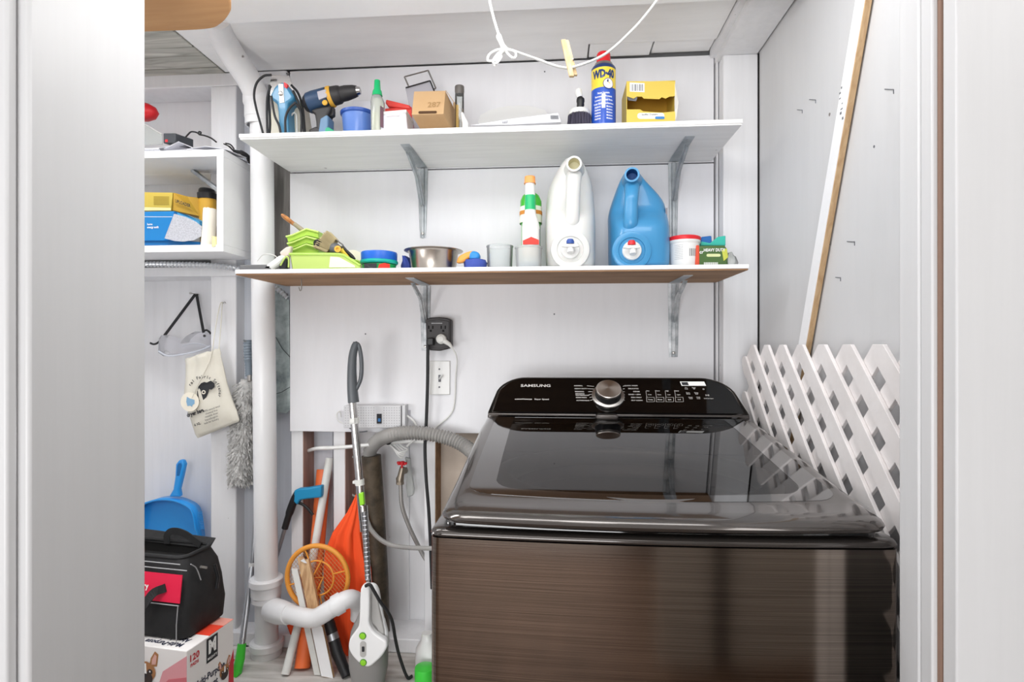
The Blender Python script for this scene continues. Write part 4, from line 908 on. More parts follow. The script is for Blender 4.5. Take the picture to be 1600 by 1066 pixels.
for i, dy in enumerate((0, 11, 22)):
    t = thing('nested_tray', 'lime green paint cup, %s of the stack of three' % ('top one', 'middle one', 'bottom one')[i], 'paint tray', P(475, 396, 1.46), group='stacked lime paint cups')
    yy = 1.445
    hb_ = 397 if i == 2 else 372+dy+8
    prf = [(447+i*2, 369+dy), (455+i*2, 367+dy), (479, 357+dy*1.1), (497, 361+dy*1.15), (498, 366+dy*1.1), (495, 376+dy*1.1), (492, 396), (456+i*2, 396), (452+i*2, 378+dy)] if i == 2 else [(447+i*2, 369+dy), (455+i*2, 367+dy), (479, 357+dy*1.1), (497, 361+dy*1.15), (498, 360+(dy+11)*1.15), (479, 356+(dy+11)*1.1), (456+i*2, 377+dy), (450+i*2, 379+dy)]
    MB().slab(prf, yy+.002*i, .07).build('cup_body', 'lime', t, bevel=.002)
    MB().tube([P(447+i*2, 370+dy, yy-.001), P(456+i*2, 368+dy, yy-.001), P(479, 358+dy*1.1, yy-.001), P(498, 363+dy*1.12, yy-.001)], .0028, 8).build('rim', M('lime_light', '#b9d765', .4), t)
# brush with orange wooden handle
t = thing('paint_brush', 'paint brush with varnished orange wooden handle sticking up from the lime cups', 'brush', P(460, 360, 1.47))
MB().tube([P(440, 335, 1.455), P(442, 337, 1.456), P(447, 341, 1.458), P(455, 347, 1.462), P(462, 352, 1.465)], [.004, .0085, .0105, .0095, .0085], 14, flat=.6).build('handle', M('varnish', '#c98a4d', .35, noise=(60, '#7a4524', .8, .35, .6)), t)
MB().tube([P(460, 350, 1.464), P(474, 361, 1.47)], [.0095, .0105], 12, flat=.6).build('ferrule', M('old_paint', '#a59a83', .6), t)
# wide brush with black-yellow handle
t = thing('chip_brush', 'wide bristled brush with black and yellow grip lying on the paint tray', 'brush', P(515, 395, 1.42))
c0_, c1_ = P(520, 389, 1.415), P(501, 377, 1.415)
bm_ = MB(); A_, B_, C_, D_ = P(513, 362, 1.415), P(527, 375, 1.415), P(513, 396, 1.415), P(493, 388, 1.415)
for i in range(420):
    s_ = random.random(); yo_ = random.uniform(-.012, .012); st_ = B_.lerp(C_, s_)+V((0, yo_, 0)); en_ = A_.lerp(D_, s_)+V((random.uniform(-.002, .002), yo_*1.4, random.uniform(-.002, .002)))
    bm_.tube([st_, en_], .0009, 3, caps=(0, 1))
bm_.build('bristles', M('bristle_tan', '#b3a47c', .7), t, smooth=0, kind='stuff')
MB().tube([P(518, 388, 1.40), P(523, 389, 1.40), P(530, 392, 1.395)], [.012, .016, .013], 18).build('ferrule', M('grip_grey', '#55585a', .5), t)
MB().lathe([(.0085, 0), (.0085, .003), (.004, .0035), (.004, .001)], P(528, 389.5, 1.380), (0.1, -1, .1), 20).build('hub_ring', 'drill_yellow', t)
MB().tube([P(530, 387, 1.405), P(538, 396, 1.405), P(545, 402, 1.405)], [.007, .006, .004], 10).build('grip', 'can_yellow', t)
MB().tube([P(536, 385, 1.408), P(541, 392, 1.404), P(550, 401, 1.404), P(555, 405, 1.404)], [.0025, .004, .005, .002], 10).build('tip', 'black_plastic', t)
MB().tube(catmull([P(524, 374, 1.41), P(532, 380, 1.41), P(536, 383, 1.41), P(533, 386, 1.41)], 4), .0018, 6).build('wire_clip', 'steel', t)
MB().lathe([(.0, 0), (.009, .001), (.011, .006), (.011, .02)], P(494, 379.5, 1.40), (0.2, 1, 0), 18).build('end_cap', 'black_plastic', t)
# grey sanding pad and white cord thing at the left end
t = thing('sanding_pad', 'flat dark grey pad with cord at the far left end of the lower shelf', 'pad', P(398, 418, 1.40))
MB().prism([V((p.x, p.y, ZL+.001)) for p in [onz(x_, 417, ZL) for x_ in ()]] or [V((PXX(374, 1.39), 1.39, ZL+.002)), V((PXX(424, 1.39), 1.39, ZL+.002)), V((PXX(426, 1.46), 1.46, ZL+.002)), V((PXX(378, 1.46), 1.46, ZL+.002))], (0, 0, .016)).build('pad_body', M('pad_grey', '#6a6a6b', .8), t, bevel=.005, seg=3)
MB().tube(catmull([P(402, 408, 1.42), P(410, 399, 1.42), P(420, 397, 1.42), P(430, 400, 1.42), P(436, 408, 1.42)], 5), .0012, 6).build('string', 'dull_white', t)
t = thing('caulk_tool', 'white plastic hand tool with clear guard lying left of the paint tray', 'hand tool', P(435, 418, 1.39))
MB().slab([(409, 420), (413, 416), (434, 400), (440, 398), (445, 402), (436, 412), (420, 422)], 1.39, .02).build('tool_body', 'dull_white', t, bevel=.004)
MB().slab([(436, 394), (446, 386), (455, 384), (452, 400), (440, 405)], 1.41, .016).build('tool_head', M('pinkish', '#d9cabf', .5), t, bevel=.004)
MB().tube(catmull([P(438, 415, 1.385), P(446, 402, 1.385), P(451, 404, 1.385), P(451, 418, 1.385)], 5), .0022, 7).build('wire_loop', 'lime_pale', t)
MB().slab([(436, 412), (443, 402), (449, 406), (447, 420), (436, 421)], 1.395, .015).build('dark_insert', 'ink', t, bevel=.003)
# cloths and packet by the steel bowl
M('cloth_blue', '#3c4f9e', .8)
def lump(name, label, cat, pts, Y, hy, mat, amp=.15, z0=ZL):
    """crumpled soft piece: stacked rows with small random folds"""
    rings = []; n = 22
    for (cx, cy, hw) in pts:
        o_ = P(cx, cy, Y); h_ = hw*mpp(cx, Y)
        rings.append([V((o_.x+h_*math.cos(2*PI*i/n)*(1+random.uniform(-amp, amp)), Y+hy*math.sin(2*PI*i/n)*(1+random.uniform(-amp, amp)), o_.z+random.uniform(-.001, .001))) for i in range(n)])
    return tag(MB().loft(rings).build(name, mat, smooth=60), label, cat)
lump('folded_glove', 'crumpled blue cloth glove left of the steel bowl', 'glove', [(640, 422, 12), (640, 416, 12), (638, 408, 8), (634, 402, 4)], 1.50, .03, 'cloth_blue')
lump('folded_cloth', 'flat folded blue cloth right of the steel bowl', 'cloth', [(742, 422, 17), (743, 411, 18), (742, 407, 16)], 1.44, .03, 'cloth_blue', .06)
t = thing('snack_packet', 'crumpled orange and light blue plastic packet beside the steel bowl', 'packet', P(730, 408, 1.43))
MB().slab([(712, 411), (716, 400), (728, 394), (738, 391), (736, 402), (722, 410)], 1.42, .022).build('orange_wrap', M('wrap_orange', '#eaa04a', .35), t, bevel=.005, seg=2)
MB().slab([(732, 396), (738, 391), (748, 394), (750, 402), (744, 407), (733, 406)], 1.418, .03).build('blue_wrap', M('wrap_blue', '#2d86cc', .35), t, bevel=.006, seg=2)
# spackle tub with red lid
Y = 1.44; o = P(1069, 300, Y); k = mpp(1069, Y); zz = lambda py: P(1069, py, Y-.04).z
t = thing('spackle_tub', 'white plastic tub with a red-rimmed lid right of the blue jug', 'tub', (o.x, Y, ZL))
MB().lathe([(21.5*k, ZL), (23*k, zz(377))], (o.x, Y, 0), seg=44).build('tub_body', 'white_plastic', t)
MB().lathe([(23.2*k, zz(378)), (24.5*k, zz(376)), (24.5*k, zz(373)), (23.5*k, zz(372))], (o.x, Y, 0), seg=44).build('collar', 'white_plastic', t)
MB().lathe([(24.4*k, zz(373)), (25.2*k, zz(371)), (25*k, zz(367.5)), (22.5*k, zz(366)), (22*k, zz(367))], (o.x, Y, 0), seg=44).build('lid', 'red', t)
ph = math.asin(-o.x/math.hypot(o.x, Y)); f1 = oncyl(zz(394), rr=22.8*k, cx=o.x, ph=ph, off=.0005); mb = MB()
for i in range(9): mb.text('the spackling paste dries', (0, 0, 0), (1, 0, 0), (0, 0, 1), .0032, fn=(lambda x, z, i=i: f1(x-.018, z+.016-.0042*i)), sx=.7)
mb.build('small_print', 'ink_grey', t, smooth=0, kind='stuff')
mb = MB()
for i, w_ in enumerate((1, .5, 1.2, .6, .5, 1.1, .6, 1, .5)):
    x_ = .008+i*.0019; mb.add([f1(x_, .006), f1(x_+.001*w_, .006), f1(x_+.001*w_, -.012), f1(x_, -.012)], [(0, 1, 2, 3)])
mb.build('barcode', 'ink', t, smooth=0, kind='stuff')
# sponge pack
t = thing('sponge_pack', 'dark green multipack of scouring sponges at the right end of the lower shelf', 'sponges', P(1112, 418, 1.42))
MB().slab([(1091, 384), (1133, 383), (1137, 390), (1138, 418), (1133, 424), (1090, 424)], 1.41, .07).build('pack_body', M('pack_green', '#41612c', .45, coat=.4), t, bevel=.004)
MB().slab([(1088, 383), (1093, 383), (1093, 424), (1086, 424)], 1.408, .065).build('pack_end', M('pack_red', '#cf4a2f', .5), t, bevel=.002)
MB().slab([(1128, 391), (1136, 388), (1138, 402), (1131, 408)], 1.408, .003).build('sponge_picture', M('sponge_yellow', '#b9bd4c', .6), t, bevel=.001)
mb = MB(); mb.text('HEAVY DUTY', P(1116, 391, 1.408), (1, 0, 0), (0, 0, 1), .0105, bold=.02, sx=.8); mb.build('lettering', 'white_ink', t, smooth=0)
MB().slab([(x_, y_) for x_, y_ in rrect(22, 4.5, 2.2, 4, 1115, 399)], 1.4085, .0008).build('pale_swoosh', M('swoosh', '#c8cf9a', .5), t, smooth=0)
mb = MB(); mb.text('cr', P(1096, 394, 1.4072), (1, 0, 0), (0, 0, 1), .012, bold=.02); mb.build('lettering', 'white_ink', t, smooth=0)
mb = MB()
for i in range(16): mb.slab([(1100+i*1.4, 410), (1100.7+i*1.4, 410), (1100.7+i*1.4, 421), (1100+i*1.4, 421)], 1.4085, .0008)
mb.build('barcode', 'white_ink', t, smooth=0, kind='stuff')
tag(MB().prism([P(1096, 370, 1.48), P(1112, 368, 1.48), P(1113, 384, 1.47), P(1096, 386, 1.47)], (0, .03, 0)).build('blue_sponge', M('sponge_blue', '#2864a8', .7), bevel=.003), 'dark blue sponge standing behind the green sponge pack', 'sponge')
tag(MB().prism([P(1094, 384, 1.45), P(1096, 377, 1.45), P(1110, 380, 1.45), P(1122, 370, 1.45), P(1134, 368, 1.45), P(1134, 384, 1.45)], (0, .02, 0)).build('teal_wrapper', M('teal_wrap', '#37b3a2', .4), bevel=.002), 'teal plastic wrapper sticking up behind the green sponge pack', 'wrapper')
lump('clear_wrap', 'crumpled clear plastic wrap at the right end of the lower shelf', 'wrapper', [(1140, 420, 9), (1142, 411, 9), (1141, 402, 6), (1139, 396, 2)], 1.43, .02, 'cup_clouded', .3)
# ============================================================ LEFT CUBBY CONTENTS
Zc = zb+th_c
Y = 1.56
t = thing('gold_carton', 'long yellow carton with a gold end lying on the blue box in the cubby', 'box', (PXX(262, Y), Y, P(262, 335, Y).z))
MB().prism([P(200, 300, 1.55), P(270, 301, 1.55), P(267, 329, 1.55), P(200, 329, 1.55)], (0, .09, 0)).build('carton_body', 'card_yellow', t, bevel=.001, smooth=0)
MB().prism([P(271, 301, 1.55), P(293, 307, 1.56), P(312, 309, 1.58), P(312, 338, 1.58), P(270, 329, 1.55)], (.002, .08, 0)).build('carton_end', M('gold_card', '#c79a2c', .5), t, bevel=.001, smooth=0)
mb = MB()
for i in range(7): mb.slab([(240, 307+i*2), (264, 307.3+i*2), (264, 308.2+i*2), (240, 307.9+i*2)], 1.5492, .0006)
mb.build('small_print', M('print_olive', '#a58a2a', .6), t, smooth=0, kind='stuff')
MB().slab([(200, 323), (267, 325), (267, 329), (200, 329)], 1.5492, .0006).build('pale_stripe', M('pale_yellow', '#f0e7a8', .6), t, smooth=0)
u_ = (P(300, 324, 1.565)-P(274, 315, 1.548)); mb = MB(); mb.text('UPLOADER', P(286, 318.5, 1.5535), u_, (0, -.0, 1), .013, bold=.03, sx=.62, off=.004); mb.build('lettering', 'ink', t, smooth=0)
Y = 1.50
t = thing('blue_box', 'blue cardboard box with a torn grey flap standing in the cubby', 'box', (PXX(262, Y), Y, Zc))
MB().slab([(200, 331), (272, 330), (268, 374), (254, 376), (200, 376)], 1.49, .06).build('box_body', M('box_blue', '#127abd', .45), t, bevel=.001, smooth=0)
MB().slab([(250, 373), (312, 378), (312, 384), (200, 384), (200, 376)], 1.495, .07).build('box_base', M('box_blue_dark', '#0f6aa8', .5), t, bevel=.001, smooth=0)
MB().prism([P(272, 330, 1.50), P(290, 335, 1.51), P(311, 345, 1.53), P(312, 352, 1.53), P(285, 344, 1.51), P(270, 338, 1.50)], (0, .05, 0)).build('box_rim', M('box_blue_light', '#45a5d8', .5), t, smooth=0)
arc = [(272, 334), (290, 339), (305, 346), (315, 354), (314, 369), (303, 375), (287, 377.5), (272, 376.5), (257, 372.5)]
MB().slab(arc, 1.484, .003).build('torn_flap', M('flap_grey', '#c3c4ca', .85, noise=(260, '#8d8f96', .6, .35, .65)), t, smooth=0)
MB().slab([(200, 338.5), (269, 338.5), (269, 339.2), (200, 339.2)], 1.4893, .0006).build('white_line', 'white_ink', t, smooth=0)
mb = MB(); mb.text('home\nenergy audit', P(230, 353, 1.4892), (1, 0, 0), (0, 0, 1), .0085, align='LEFT', bold=.02, sx=.8); mb.build('lettering', 'white_ink', t, smooth=0)
Y = 1.595
t = thing('travel_cup', 'yellow ribbed travel cup with a black lid in the cubby', 'cup', (PXX(323, Y), Y, Zc))
MB().ploft([(325, 386, 11, .020), (324, 312, 13, .023)], Y, n=40, p=2).build('cup_body', M('cup_yellow', '#dba83a', .45, bump=(4, .1)), t)
MB().ploft([(324, 312, 14, .025), (323.5, 303, 14.2, .0255), (323.5, 302, 12.5, .022), (323, 297, 11.5, .0205), (322, 295, 9, .016)], Y, n=32, p=2).build('lid', 'black_plastic', t)
lump('paper_roll', 'cream crumpled paper bag standing in front of the yellow travel cup', 'paper', [(325, 386, 9.5), (326, 368, 9), (327, 350, 8.8), (328, 335, 9.2), (328, 327, 9)], 1.50, .02, M('cream_paper', '#ece6d8', .7), .06)
lump('pale_sachet', 'small pale yellow sachet beside the cream paper bag', 'sachet', [(336, 386, 4), (336, 376, 4), (335, 370, 3)], 1.475, .008, 'pale_yellow', .1)
# things on top of the cubby
ZT = zt
def sheet(name, pts, mat, label, cat, h=.0015, grp=None):
    o_ = MB().prism(pts, (0, 0, h)).build(name, mat, smooth=0); return tag(o_, label, cat, grp)
t = thing('paper_stack', 'loose white papers heaped on top of the cubby', 'papers', (PXX(300, 1.5), 1.5, ZT))
for i, (x0_, x1_, ya, yb, hh, tl) in enumerate(((250, 345, 1.475, 1.60, .004, 0), (256, 302, 1.48, 1.60, .012, .016), (292, 350, 1.476, 1.57, .008, .004), (236, 300, 1.50, 1.60, .018, .006), (300, 340, 1.50, 1.6, .013, .006))):
    a, b_ = PXX(x0_, ya), PXX(x1_, ya)
    MB().loft([[V((a, ya, ZT+hh-.003)), V(((a+b_)/2, ya, ZT+hh+tl)), V((b_, ya+.01, ZT+hh-.003))], [V((a-.01, yb, ZT+hh+.002)), V(((a+b_)/2+.01, yb, ZT+hh+tl+.006)), V((b_+.015, yb, ZT+hh))]], caps=(0, 0), close=False).build('sheet', 'paper', t, smooth=0, solid=.001)
t = thing('adapter_box', 'black power adapter with a looping cable on top of the cubby', 'adapter', (PXX(265, 1.52), 1.52, ZT))
MB().prism([P(255, 208, 1.50), P(274, 208, 1.50), P(274, 224, 1.50), P(255, 224, 1.50)], (.02, .05, 0)).build('case', M('adapter_grey', '#3a3d42', .5), t, bevel=.002)
MB().tube([P(274, 215, 1.52), P(284, 216, 1.525), P(290, 218, 1.53)], [.010, .007, .003], 10).build('strain_relief', 'black_rubber', t)
MB().tube(catmull([P(288, 217, 1.53), P(294, 210, 1.53), P(299, 206, 1.53), P(307, 207, 1.53), P(312, 210, 1.53), P(314, 207, 1.53), P(311, 206, 1.53), P(311, 210, 1.53), P(320, 212, 1.53), P(330, 216, 1.53), P(338, 222, 1.52)], 6), .0022, 8).build('cable', 'black_rubber', t)
MB().slab([(258, 218), (262, 218), (262, 222), (258, 222)], 1.499, .001).build('red_mark', 'red', t, smooth=0)
t = thing('black_sleeve', 'black cable bundle drooping over the right end of the cubby top', 'cable', P(375, 240, 1.55))
MB().tube(catmull([P(350, 225, 1.50), P(358, 229, 1.50), P(366, 236, 1.52), P(378, 239, 1.55), P(388, 246, 1.58), P(391, 254, 1.60)], 6), [.003]*6+[.004]*6+[.007]*6+[.011]*6+[.011]*6+[.008], 12, flat=.6).build('sleeve', 'black_rubber', t)
MB().tube(catmull([P(352, 224, 1.49), P(360, 226, 1.5), P(366, 233, 1.51)], 6), .002, 8).build('wire', 'black_rubber', t)
tag(MB().ploft([(226, 163, 8, .015), (230, 168, 13, .022), (233, 176, 14, .024), (230, 184, 13, .02), (226, 188, 7, .012)], 1.60, n=28, p=2).build('red_cap', 'red', smooth=85), 'red rounded plastic object poking out at the far left above the cubby', 'canister')
bpy.data.objects['red_cap'].name = 'red_canister'
t = thing('plastic_sheet', 'clear plastic folder leaning at the far left above the cubby', 'folder', P(235, 220, 1.56))
MB().slab([(200, 180), (228, 195), (253, 210), (253, 226), (200, 226)], 1.57, .002).build('folder', 'cup_clouded', t, smooth=0)
MB().tube([P(200, 180, 1.57), P(228, 195, 1.57), P(253, 210, 1.57)], .002, 6).build('edge', 'dull_white', t)
t = thing('magazine_stack', 'thin stack of papers with dark edges at the far left on the cubby', 'papers', P(235, 230, 1.50))
for i in range(3): MB().prism([V((PXX(205, 1.48), 1.48+.003*i, ZT+.0005+.005*i)), V((PXX(252-i*3, 1.48), 1.48+.003*i, ZT+.0005+.005*i)), V((PXX(250-i*3, 1.56), 1.56, ZT+.0005+.005*i)), V((PXX(205, 1.56), 1.56, ZT+.0005+.005*i))], (0, 0, .0035)).build('magazine', ('paper', 'flap_grey', 'paper')[i], t, smooth=0)

# ============================================================ HANGING ON THE LEFT WALL
SYb = SY-.002
# goggles
t = thing('safety_goggles', 'clear safety goggles hanging by a black elastic strap', 'goggles', P(290, 460, 1.70))
clearmat('goggle_clear', '#fdfdff', .08, 1.2, .07)
tp = P(305, 460, 1.705)
def strap(pts, w_, th_=.0012, mat='black_rubber', par=None, nm='strap', up=(0, 1, 0)):
    mb = MB(); pts = [V(p) for p in pts]; rings = []
    for i, p in enumerate(pts):
        tn = (pts[min(i+1, len(pts)-1)]-pts[max(i-1, 0)]).normalized(); s_ = tn.cross(V(up)).normalized(); u2 = V(up)
        rings.append([p-s_*w_/2, p+s_*w_/2, p+s_*w_/2+u2*th_, p-s_*w_/2+u2*th_])
    return mb.loft(rings).build(nm, mat, par, smooth=0)
strap([tp, P(252, 531, 1.675)], .009, par=t); strap([tp+V((.004, 0, 0)), P(318, 520, 1.675)], .009, par=t)
strap(catmull([P(252, 530, 1.67), P(246, 536, 1.67), P(240, 538, 1.67), P(234, 536, 1.675)], 4), .006, par=t, nm='strap_end')
strap(catmull([P(316, 519, 1.67), P(322, 516, 1.67), P(327, 519, 1.665), P(329, 522, 1.66)], 4), .006, par=t, nm='strap_end')
MB().lathe([(.004, 0), (.004, .003), (0, .004)], P(320, 525, 1.665), (0, -1, 0), 12).build('buckle', 'black_plastic', t)
MB().lathe([(.0015, -.02), (.0015, .018), (.004, .018), (.004, .02)], V((tp.x+.002, SYb-.02, tp.z+.001)), (0, -1, 0), 10).build('nail', 'steel', t)
gl = [(248, 530), (252, 524), (262, 527), (275, 533), (284, 537), (287, 531), (294, 524), (305, 518), (318, 520), (326, 530), (329, 541), (318, 547), (300, 551), (270, 557), (255, 557), (247, 551)]
n_ = len(gl); r0_ = [P(x_, y_, 1.655) for x_, y_ in gl]; cx_ = sum((p.x for p in r0_))/n_; cz_ = sum((p.z for p in r0_))/n_
r1_ = [V((cx_+(p.x-cx_)*.97, 1.690, cz_+(p.z-cz_)*.9+.004)) for p in r0_]; rf = [V((cx_+(p.x-cx_)*.93, 1.648, cz_+(p.z-cz_)*.9)) for p in r0_]
MB().loft([r1_, r0_, rf]).build('lens_body', 'goggle_clear', t, smooth=50)
MB().tube(catmull([P(248, 549, 1.65), P(262, 556, 1.648), P(285, 554, 1.648), P(312, 548, 1.648), P(329, 541, 1.65)], 6), .0028, 8).build('lower_rim', M('clear_rim', '#cfd3dc', .3), t)
MB().tube(catmull([P(285, 541, 1.65), P(300, 537, 1.648), P(315, 538, 1.648), P(328, 543, 1.65)], 6), .0013, 6).build('inner_rim', 'clear_rim', t)
# cotton bag
t = thing('cotton_bag', 'cream cotton drawstring bag with a printed black sheep hanging on a nail', 'bag', P(348, 472, 1.66))
M('cotton', '#d6d2c6', .9, noise=(30, '#cfcabb', .5, .3, .7), bump=(90, .15))
n_ = 30
def bagring(x0_, y0_, x1_, y1_, d_, Y_, wob=.0, nn=30):
    a, b_ = P(x0_, y0_, Y_), P(x1_, y1_, Y_); c_ = (a+b_)/2; h_ = (b_-a)/2
    return [c_+h_*math.cos(2*PI*i/nn)+V((0, d_*math.sin(2*PI*i/nn)*(1+wob*math.sin(7*2*PI*i/nn)), 0)) for i in range(nn)]
YB = 1.56
rings = [[p+V((0, 0, .003*math.sin(i*1.9))) for i, p in enumerate(bagring(289, 562, 343, 545, .006, YB, .8))], bagring(290, 568, 345, 551, .010, YB, .6), bagring(290, 572, 345, 556, .007, YB, .8), bagring(290, 590, 349, 572, .014, YB, .3), bagring(288, 615, 355, 600, .020, YB, .1),
         bagring(293, 640, 363, 625, .022, YB, .1), bagring(300, 662, 370, 642, .018, YB, .1), bagring(305, 679, 374, 655, .010, YB, .2), bagring(309, 685, 373, 659, .003, YB, 0)]
MB().loft(rings).build('bag_body', 'cotton', t, smooth=70)
MB().tube(catmull([P(348, 473, 1.61), P(344, 476, 1.60), P(337, 510, 1.58), P(332, 546, 1.555), P(325, 570, 1.540), P(312, 596, 1.534), P(300, 622, 1.532)], 6), .0014, 6).build('drawstring', 'cotton', t)
MB().tube(catmull([P(348, 473, 1.61), P(347, 478, 1.60), P(345, 510, 1.58), P(342, 548, 1.56)], 6), .0014, 6).build('drawstring', 'cotton', t)
MB().tube(catmull([V((P(348, 473, 1.62).x, 1.622, P(348, 473, 1.62).z)), P(348, 474, 1.61), P(351, 472, 1.60), P(353, 474, 1.60)], 5), .0013, 6).build('nail', 'steel', t)
MB().lathe([(0, 0), (15*mpp(297, 1.53), 0), (15*mpp(297, 1.53), .0015), (0, .002)], P(297, 628, 1.534), (0, -1, 0), 36).build('hang_tag', M('tag_cream', '#e6dfcf', .7), t)
fz = lambda x, z: 0
def bagpt(px, py, off=.002):   # point on the front of the bag
    tt = min(1, max(0, (px-292)/75)); return P(px, py, YB-.0225*math.sqrt(max(.12, 1-(2*tt-1)**2))-off)
MB().poly([P(x_, y_, 1.5315) for x_, y_ in ((292, 620), (297, 623), (304, 625), (304, 631), (301, 633), (300, 636), (297, 634), (293, 635), (291, 628))]).build('tag_print', M('tag_blue', '#7fa6c4', .7), t, smooth=0)
MB().prism([bagpt(x_, y_, .0015) for x_, y_ in ((310, 604), (314, 599), (319, 597), (323, 598), (329, 595), (335, 599), (335, 605), (330, 609), (326, 608), (325, 614), (322, 621), (317, 626), (311, 627), (308, 623), (308, 612))], (0, .001, 0)).build('sheep_print', 'ink', t, smooth=0)
MB().prism([bagpt(318+3.2*math.cos(a), 613+3.2*math.sin(a), .0028) for a in [2*PI*i/14 for i in range(14)]], (0, .0005, 0)).build('sheep_eye', 'tag_cream', t, smooth=0)
MB().prism([bagpt(318+1.6*math.cos(a), 613+1.6*math.sin(a), .0036) for a in [2*PI*i/12 for i in range(12)]], (0, .0005, 0)).build('sheep_pupil', 'ink', t, smooth=0)
mb = MB(); bu = (P(345, 640, YB)-P(310, 652, YB)).normalized(); bv = V((0, -1, 0)).cross(bu).normalized(); bv = bv if bv.z > 0 else -bv
word = 'Natural Fabric Softener'
for i, ch in enumerate(word):
    if ch == ' ': continue
    a = math.radians(188-i*9.2); px_, py_ = 319+25*math.cos(a), 613-24*math.sin(a)
    if px_ > 346: continue
    up_ = V((math.cos(a), 0, math.sin(a))); mb.text(ch, bagpt(px_, py_), V((math.sin(a), 0, -math.cos(a))), up_, .0125, off=.001, bold=.02)
mb.text('dryer bags', bagpt(306, 645), bu, bv, .016, off=.002, bold=.04, sx=.8)
for i in range(5): mb.text(('100% natural wool', 'chemical free', 'reusable dryer', 'hypoallergenic', 'balls for laundry')[i], bagpt(331, 639+i*4.8), bu, bv, .0078, off=.002, sx=.9)
mb.text('6 XL', bagpt(309, 663), bu, bv, .010, off=.002, bold=.03)
mb.build('lettering', 'ink', t, smooth=0, kind='stuff')
# feather duster
t = thing('feather_duster', 'fluffy pale grey duster hanging by its blue-grey ribbed handle', 'duster', P(388, 533, 1.57))
xq = [P(387, 532, 1.61), P(388, 560, 1.607), P(389, 588, 1.603)]
pts = resample(catmull(xq, 8), .004); MB().tube(pts, [(.0105 if i % 2 else .0118)*(1.08 if i < 16 else .9) for i in range(len(pts))], 16).build('handle', M('duster_grip', '#75808a', .5), t)
MB().tube([P(390, 587, 1.585), P(390, 596, 1.58)], .006, 12).build('collar', 'steel', t)
MB().tube(catmull([P(385, 533, 1.595), P(381, 534, 1.60), P(381, 531, 1.605), P(384, 532, 1.60)], 4), .001, 5).build('hanging_loop', 'steel', t)
fl = MB()
axp = catmull([P(390, 594, 1.597), P(386, 630, 1.597), P(382, 680, 1.597), P(380, 715, 1.597), P(374, 745, 1.597)], 30)
for i in range(7500):
    s_ = random.random(); j = int(s_*(len(axp)-1)); p = axp[j]
    R_ = .045*min(1, .5+s_*6)*(1 if s_ < .7 else 1-.25*(s_-.7)/.3); a = random.uniform(0, 2*PI); rr_ = R_*random.uniform(.55, 1.0)
    d_ = V((math.cos(a), math.sin(a)*.42, 0)); q_ = p+d_*rr_+V((random.uniform(-.012, .012), 0, -random.uniform(.0, .035)))
    q_.x = min(q_.x, PXX(402, 1.6))
    m__ = p.lerp(q_, .55)+V((0, 0, .006)); sd = d_.cross(V((0, 0, 1))).normalized()*random.uniform(.0008, .0018)
    fl.add([m__-sd, m__+sd, q_+sd*.6, q_+V((random.uniform(-.005, .005), 0, -.006))], [(0, 1, 2), (0, 2, 3)])
fl.build('feathers', M('fluff', '#c9c8c6', .9, noise=(40, '#8f8e8c', .8, .35, .65)), t, smooth=0, kind='stuff')
core = [.024, .036, .038, .038, .036, .032]; cp = resample(axp, .035)
MB().tube(cp, [.026 for _ in cp], 14, flat=.5, up=(0, 1, 0)).build('core', 'fluff', t)

# ============================================================ DUSTPAN, TOOL BAG, BOX
Y = 1.665
t = thing('dustpan', 'bright blue plastic dustpan hanging on the left wall behind the tool bag', 'dustpan', P(283, 722, Y))
M('pan_blue', '#2493e0', .35, coat=.3)
out = catmull([P(218, 868, Y), P(219, 830, Y), P(221, 800, Y), P(228, 788, Y), P(245, 780, Y), P(262, 776, Y), P(282, 777, Y), P(300, 783, Y), P(312, 793, Y), P(317, 815, Y), P(320, 840, Y), P(323, 868, Y)], 4)
MB().prism(out, (0, .003, 0)).build('pan_plate', 'pan_blue', t, smooth=0)
mb = MB(); fr_ = [p+V((0, -.038*min(1, (p.z-out[0].z)/.10), 0)) for p in out]
mb.loft([out+[], fr_], caps=(0, 0), close=False); wl = mb.build('pan_wall', 'pan_blue', t, smooth=60, solid=.003)
MB().tube(fr_, .0032, 8).build('rim', 'pan_blue', t)
hh = [(263, 777), (270, 765), (273, 745), (274, 726), (279, 719), (285, 719), (288, 726), (284, 745), (279, 765), (281, 777)]
MB().slab(hh, Y-.034, .018).build('handle', 'pan_blue', t, bevel=.005, seg=3)
MB().slab([(277, 728), (279, 724), (283, 724), (284, 728), (280, 744), (276, 744)], Y-.0346, .002).build('handle_slot', M('slot_blue', '#1466a8', .5), t, bevel=.0004)
for i in range(11): MB().tube([P(309.5+i*.35, 801+i*2.6, Y-.042), P(316+i*.35, 800+i*2.6, Y-.030)], .0012, 5).build('rim_tooth', 'pan_blue', t, smooth=0)
MB().tube([P(288, 723, 1.70), P(288, 723, 1.66)], .0014, 6).build('nail', 'steel', t)
# box frame of reference
ZB = .588; A = onz(292, 1018, ZB); B = onz(365, 968, ZB); e1 = (B-A).normalized(); e2 = V((-e1.y, e1.x, 0)); L1 = (B-A).length; L2 = .30
t = thing('pads_box', 'white and red carton of absorbent pads under the tool bag', 'box', (A.x, A.y, PL))
def bx(a, b_, z): return A+e2*a+e1*b_+V((0, 0, z-ZB))
MB().obox(bx(0, 0, PL+.001), e1*L1, e2*L2, V((0, 0, ZB-PL-.001))).build('carton_body', M('carton_white', '#e9e6e4', .55), t, smooth=0, bevel=.002)
MB().obox(bx(0, .065, ZB+.0002), e1*.045, e2*L2, V((0, 0, .0006))).build('red_band', M('band_red', '#e2452f', .5), t, smooth=0)
MB().obox(bx(0, .110, ZB+.0002), e1*(L1-.110), e2*L2, V((0, 0, .0006))).build('pink_band', M('band_pink', '#e39a8c', .5), t, smooth=0)
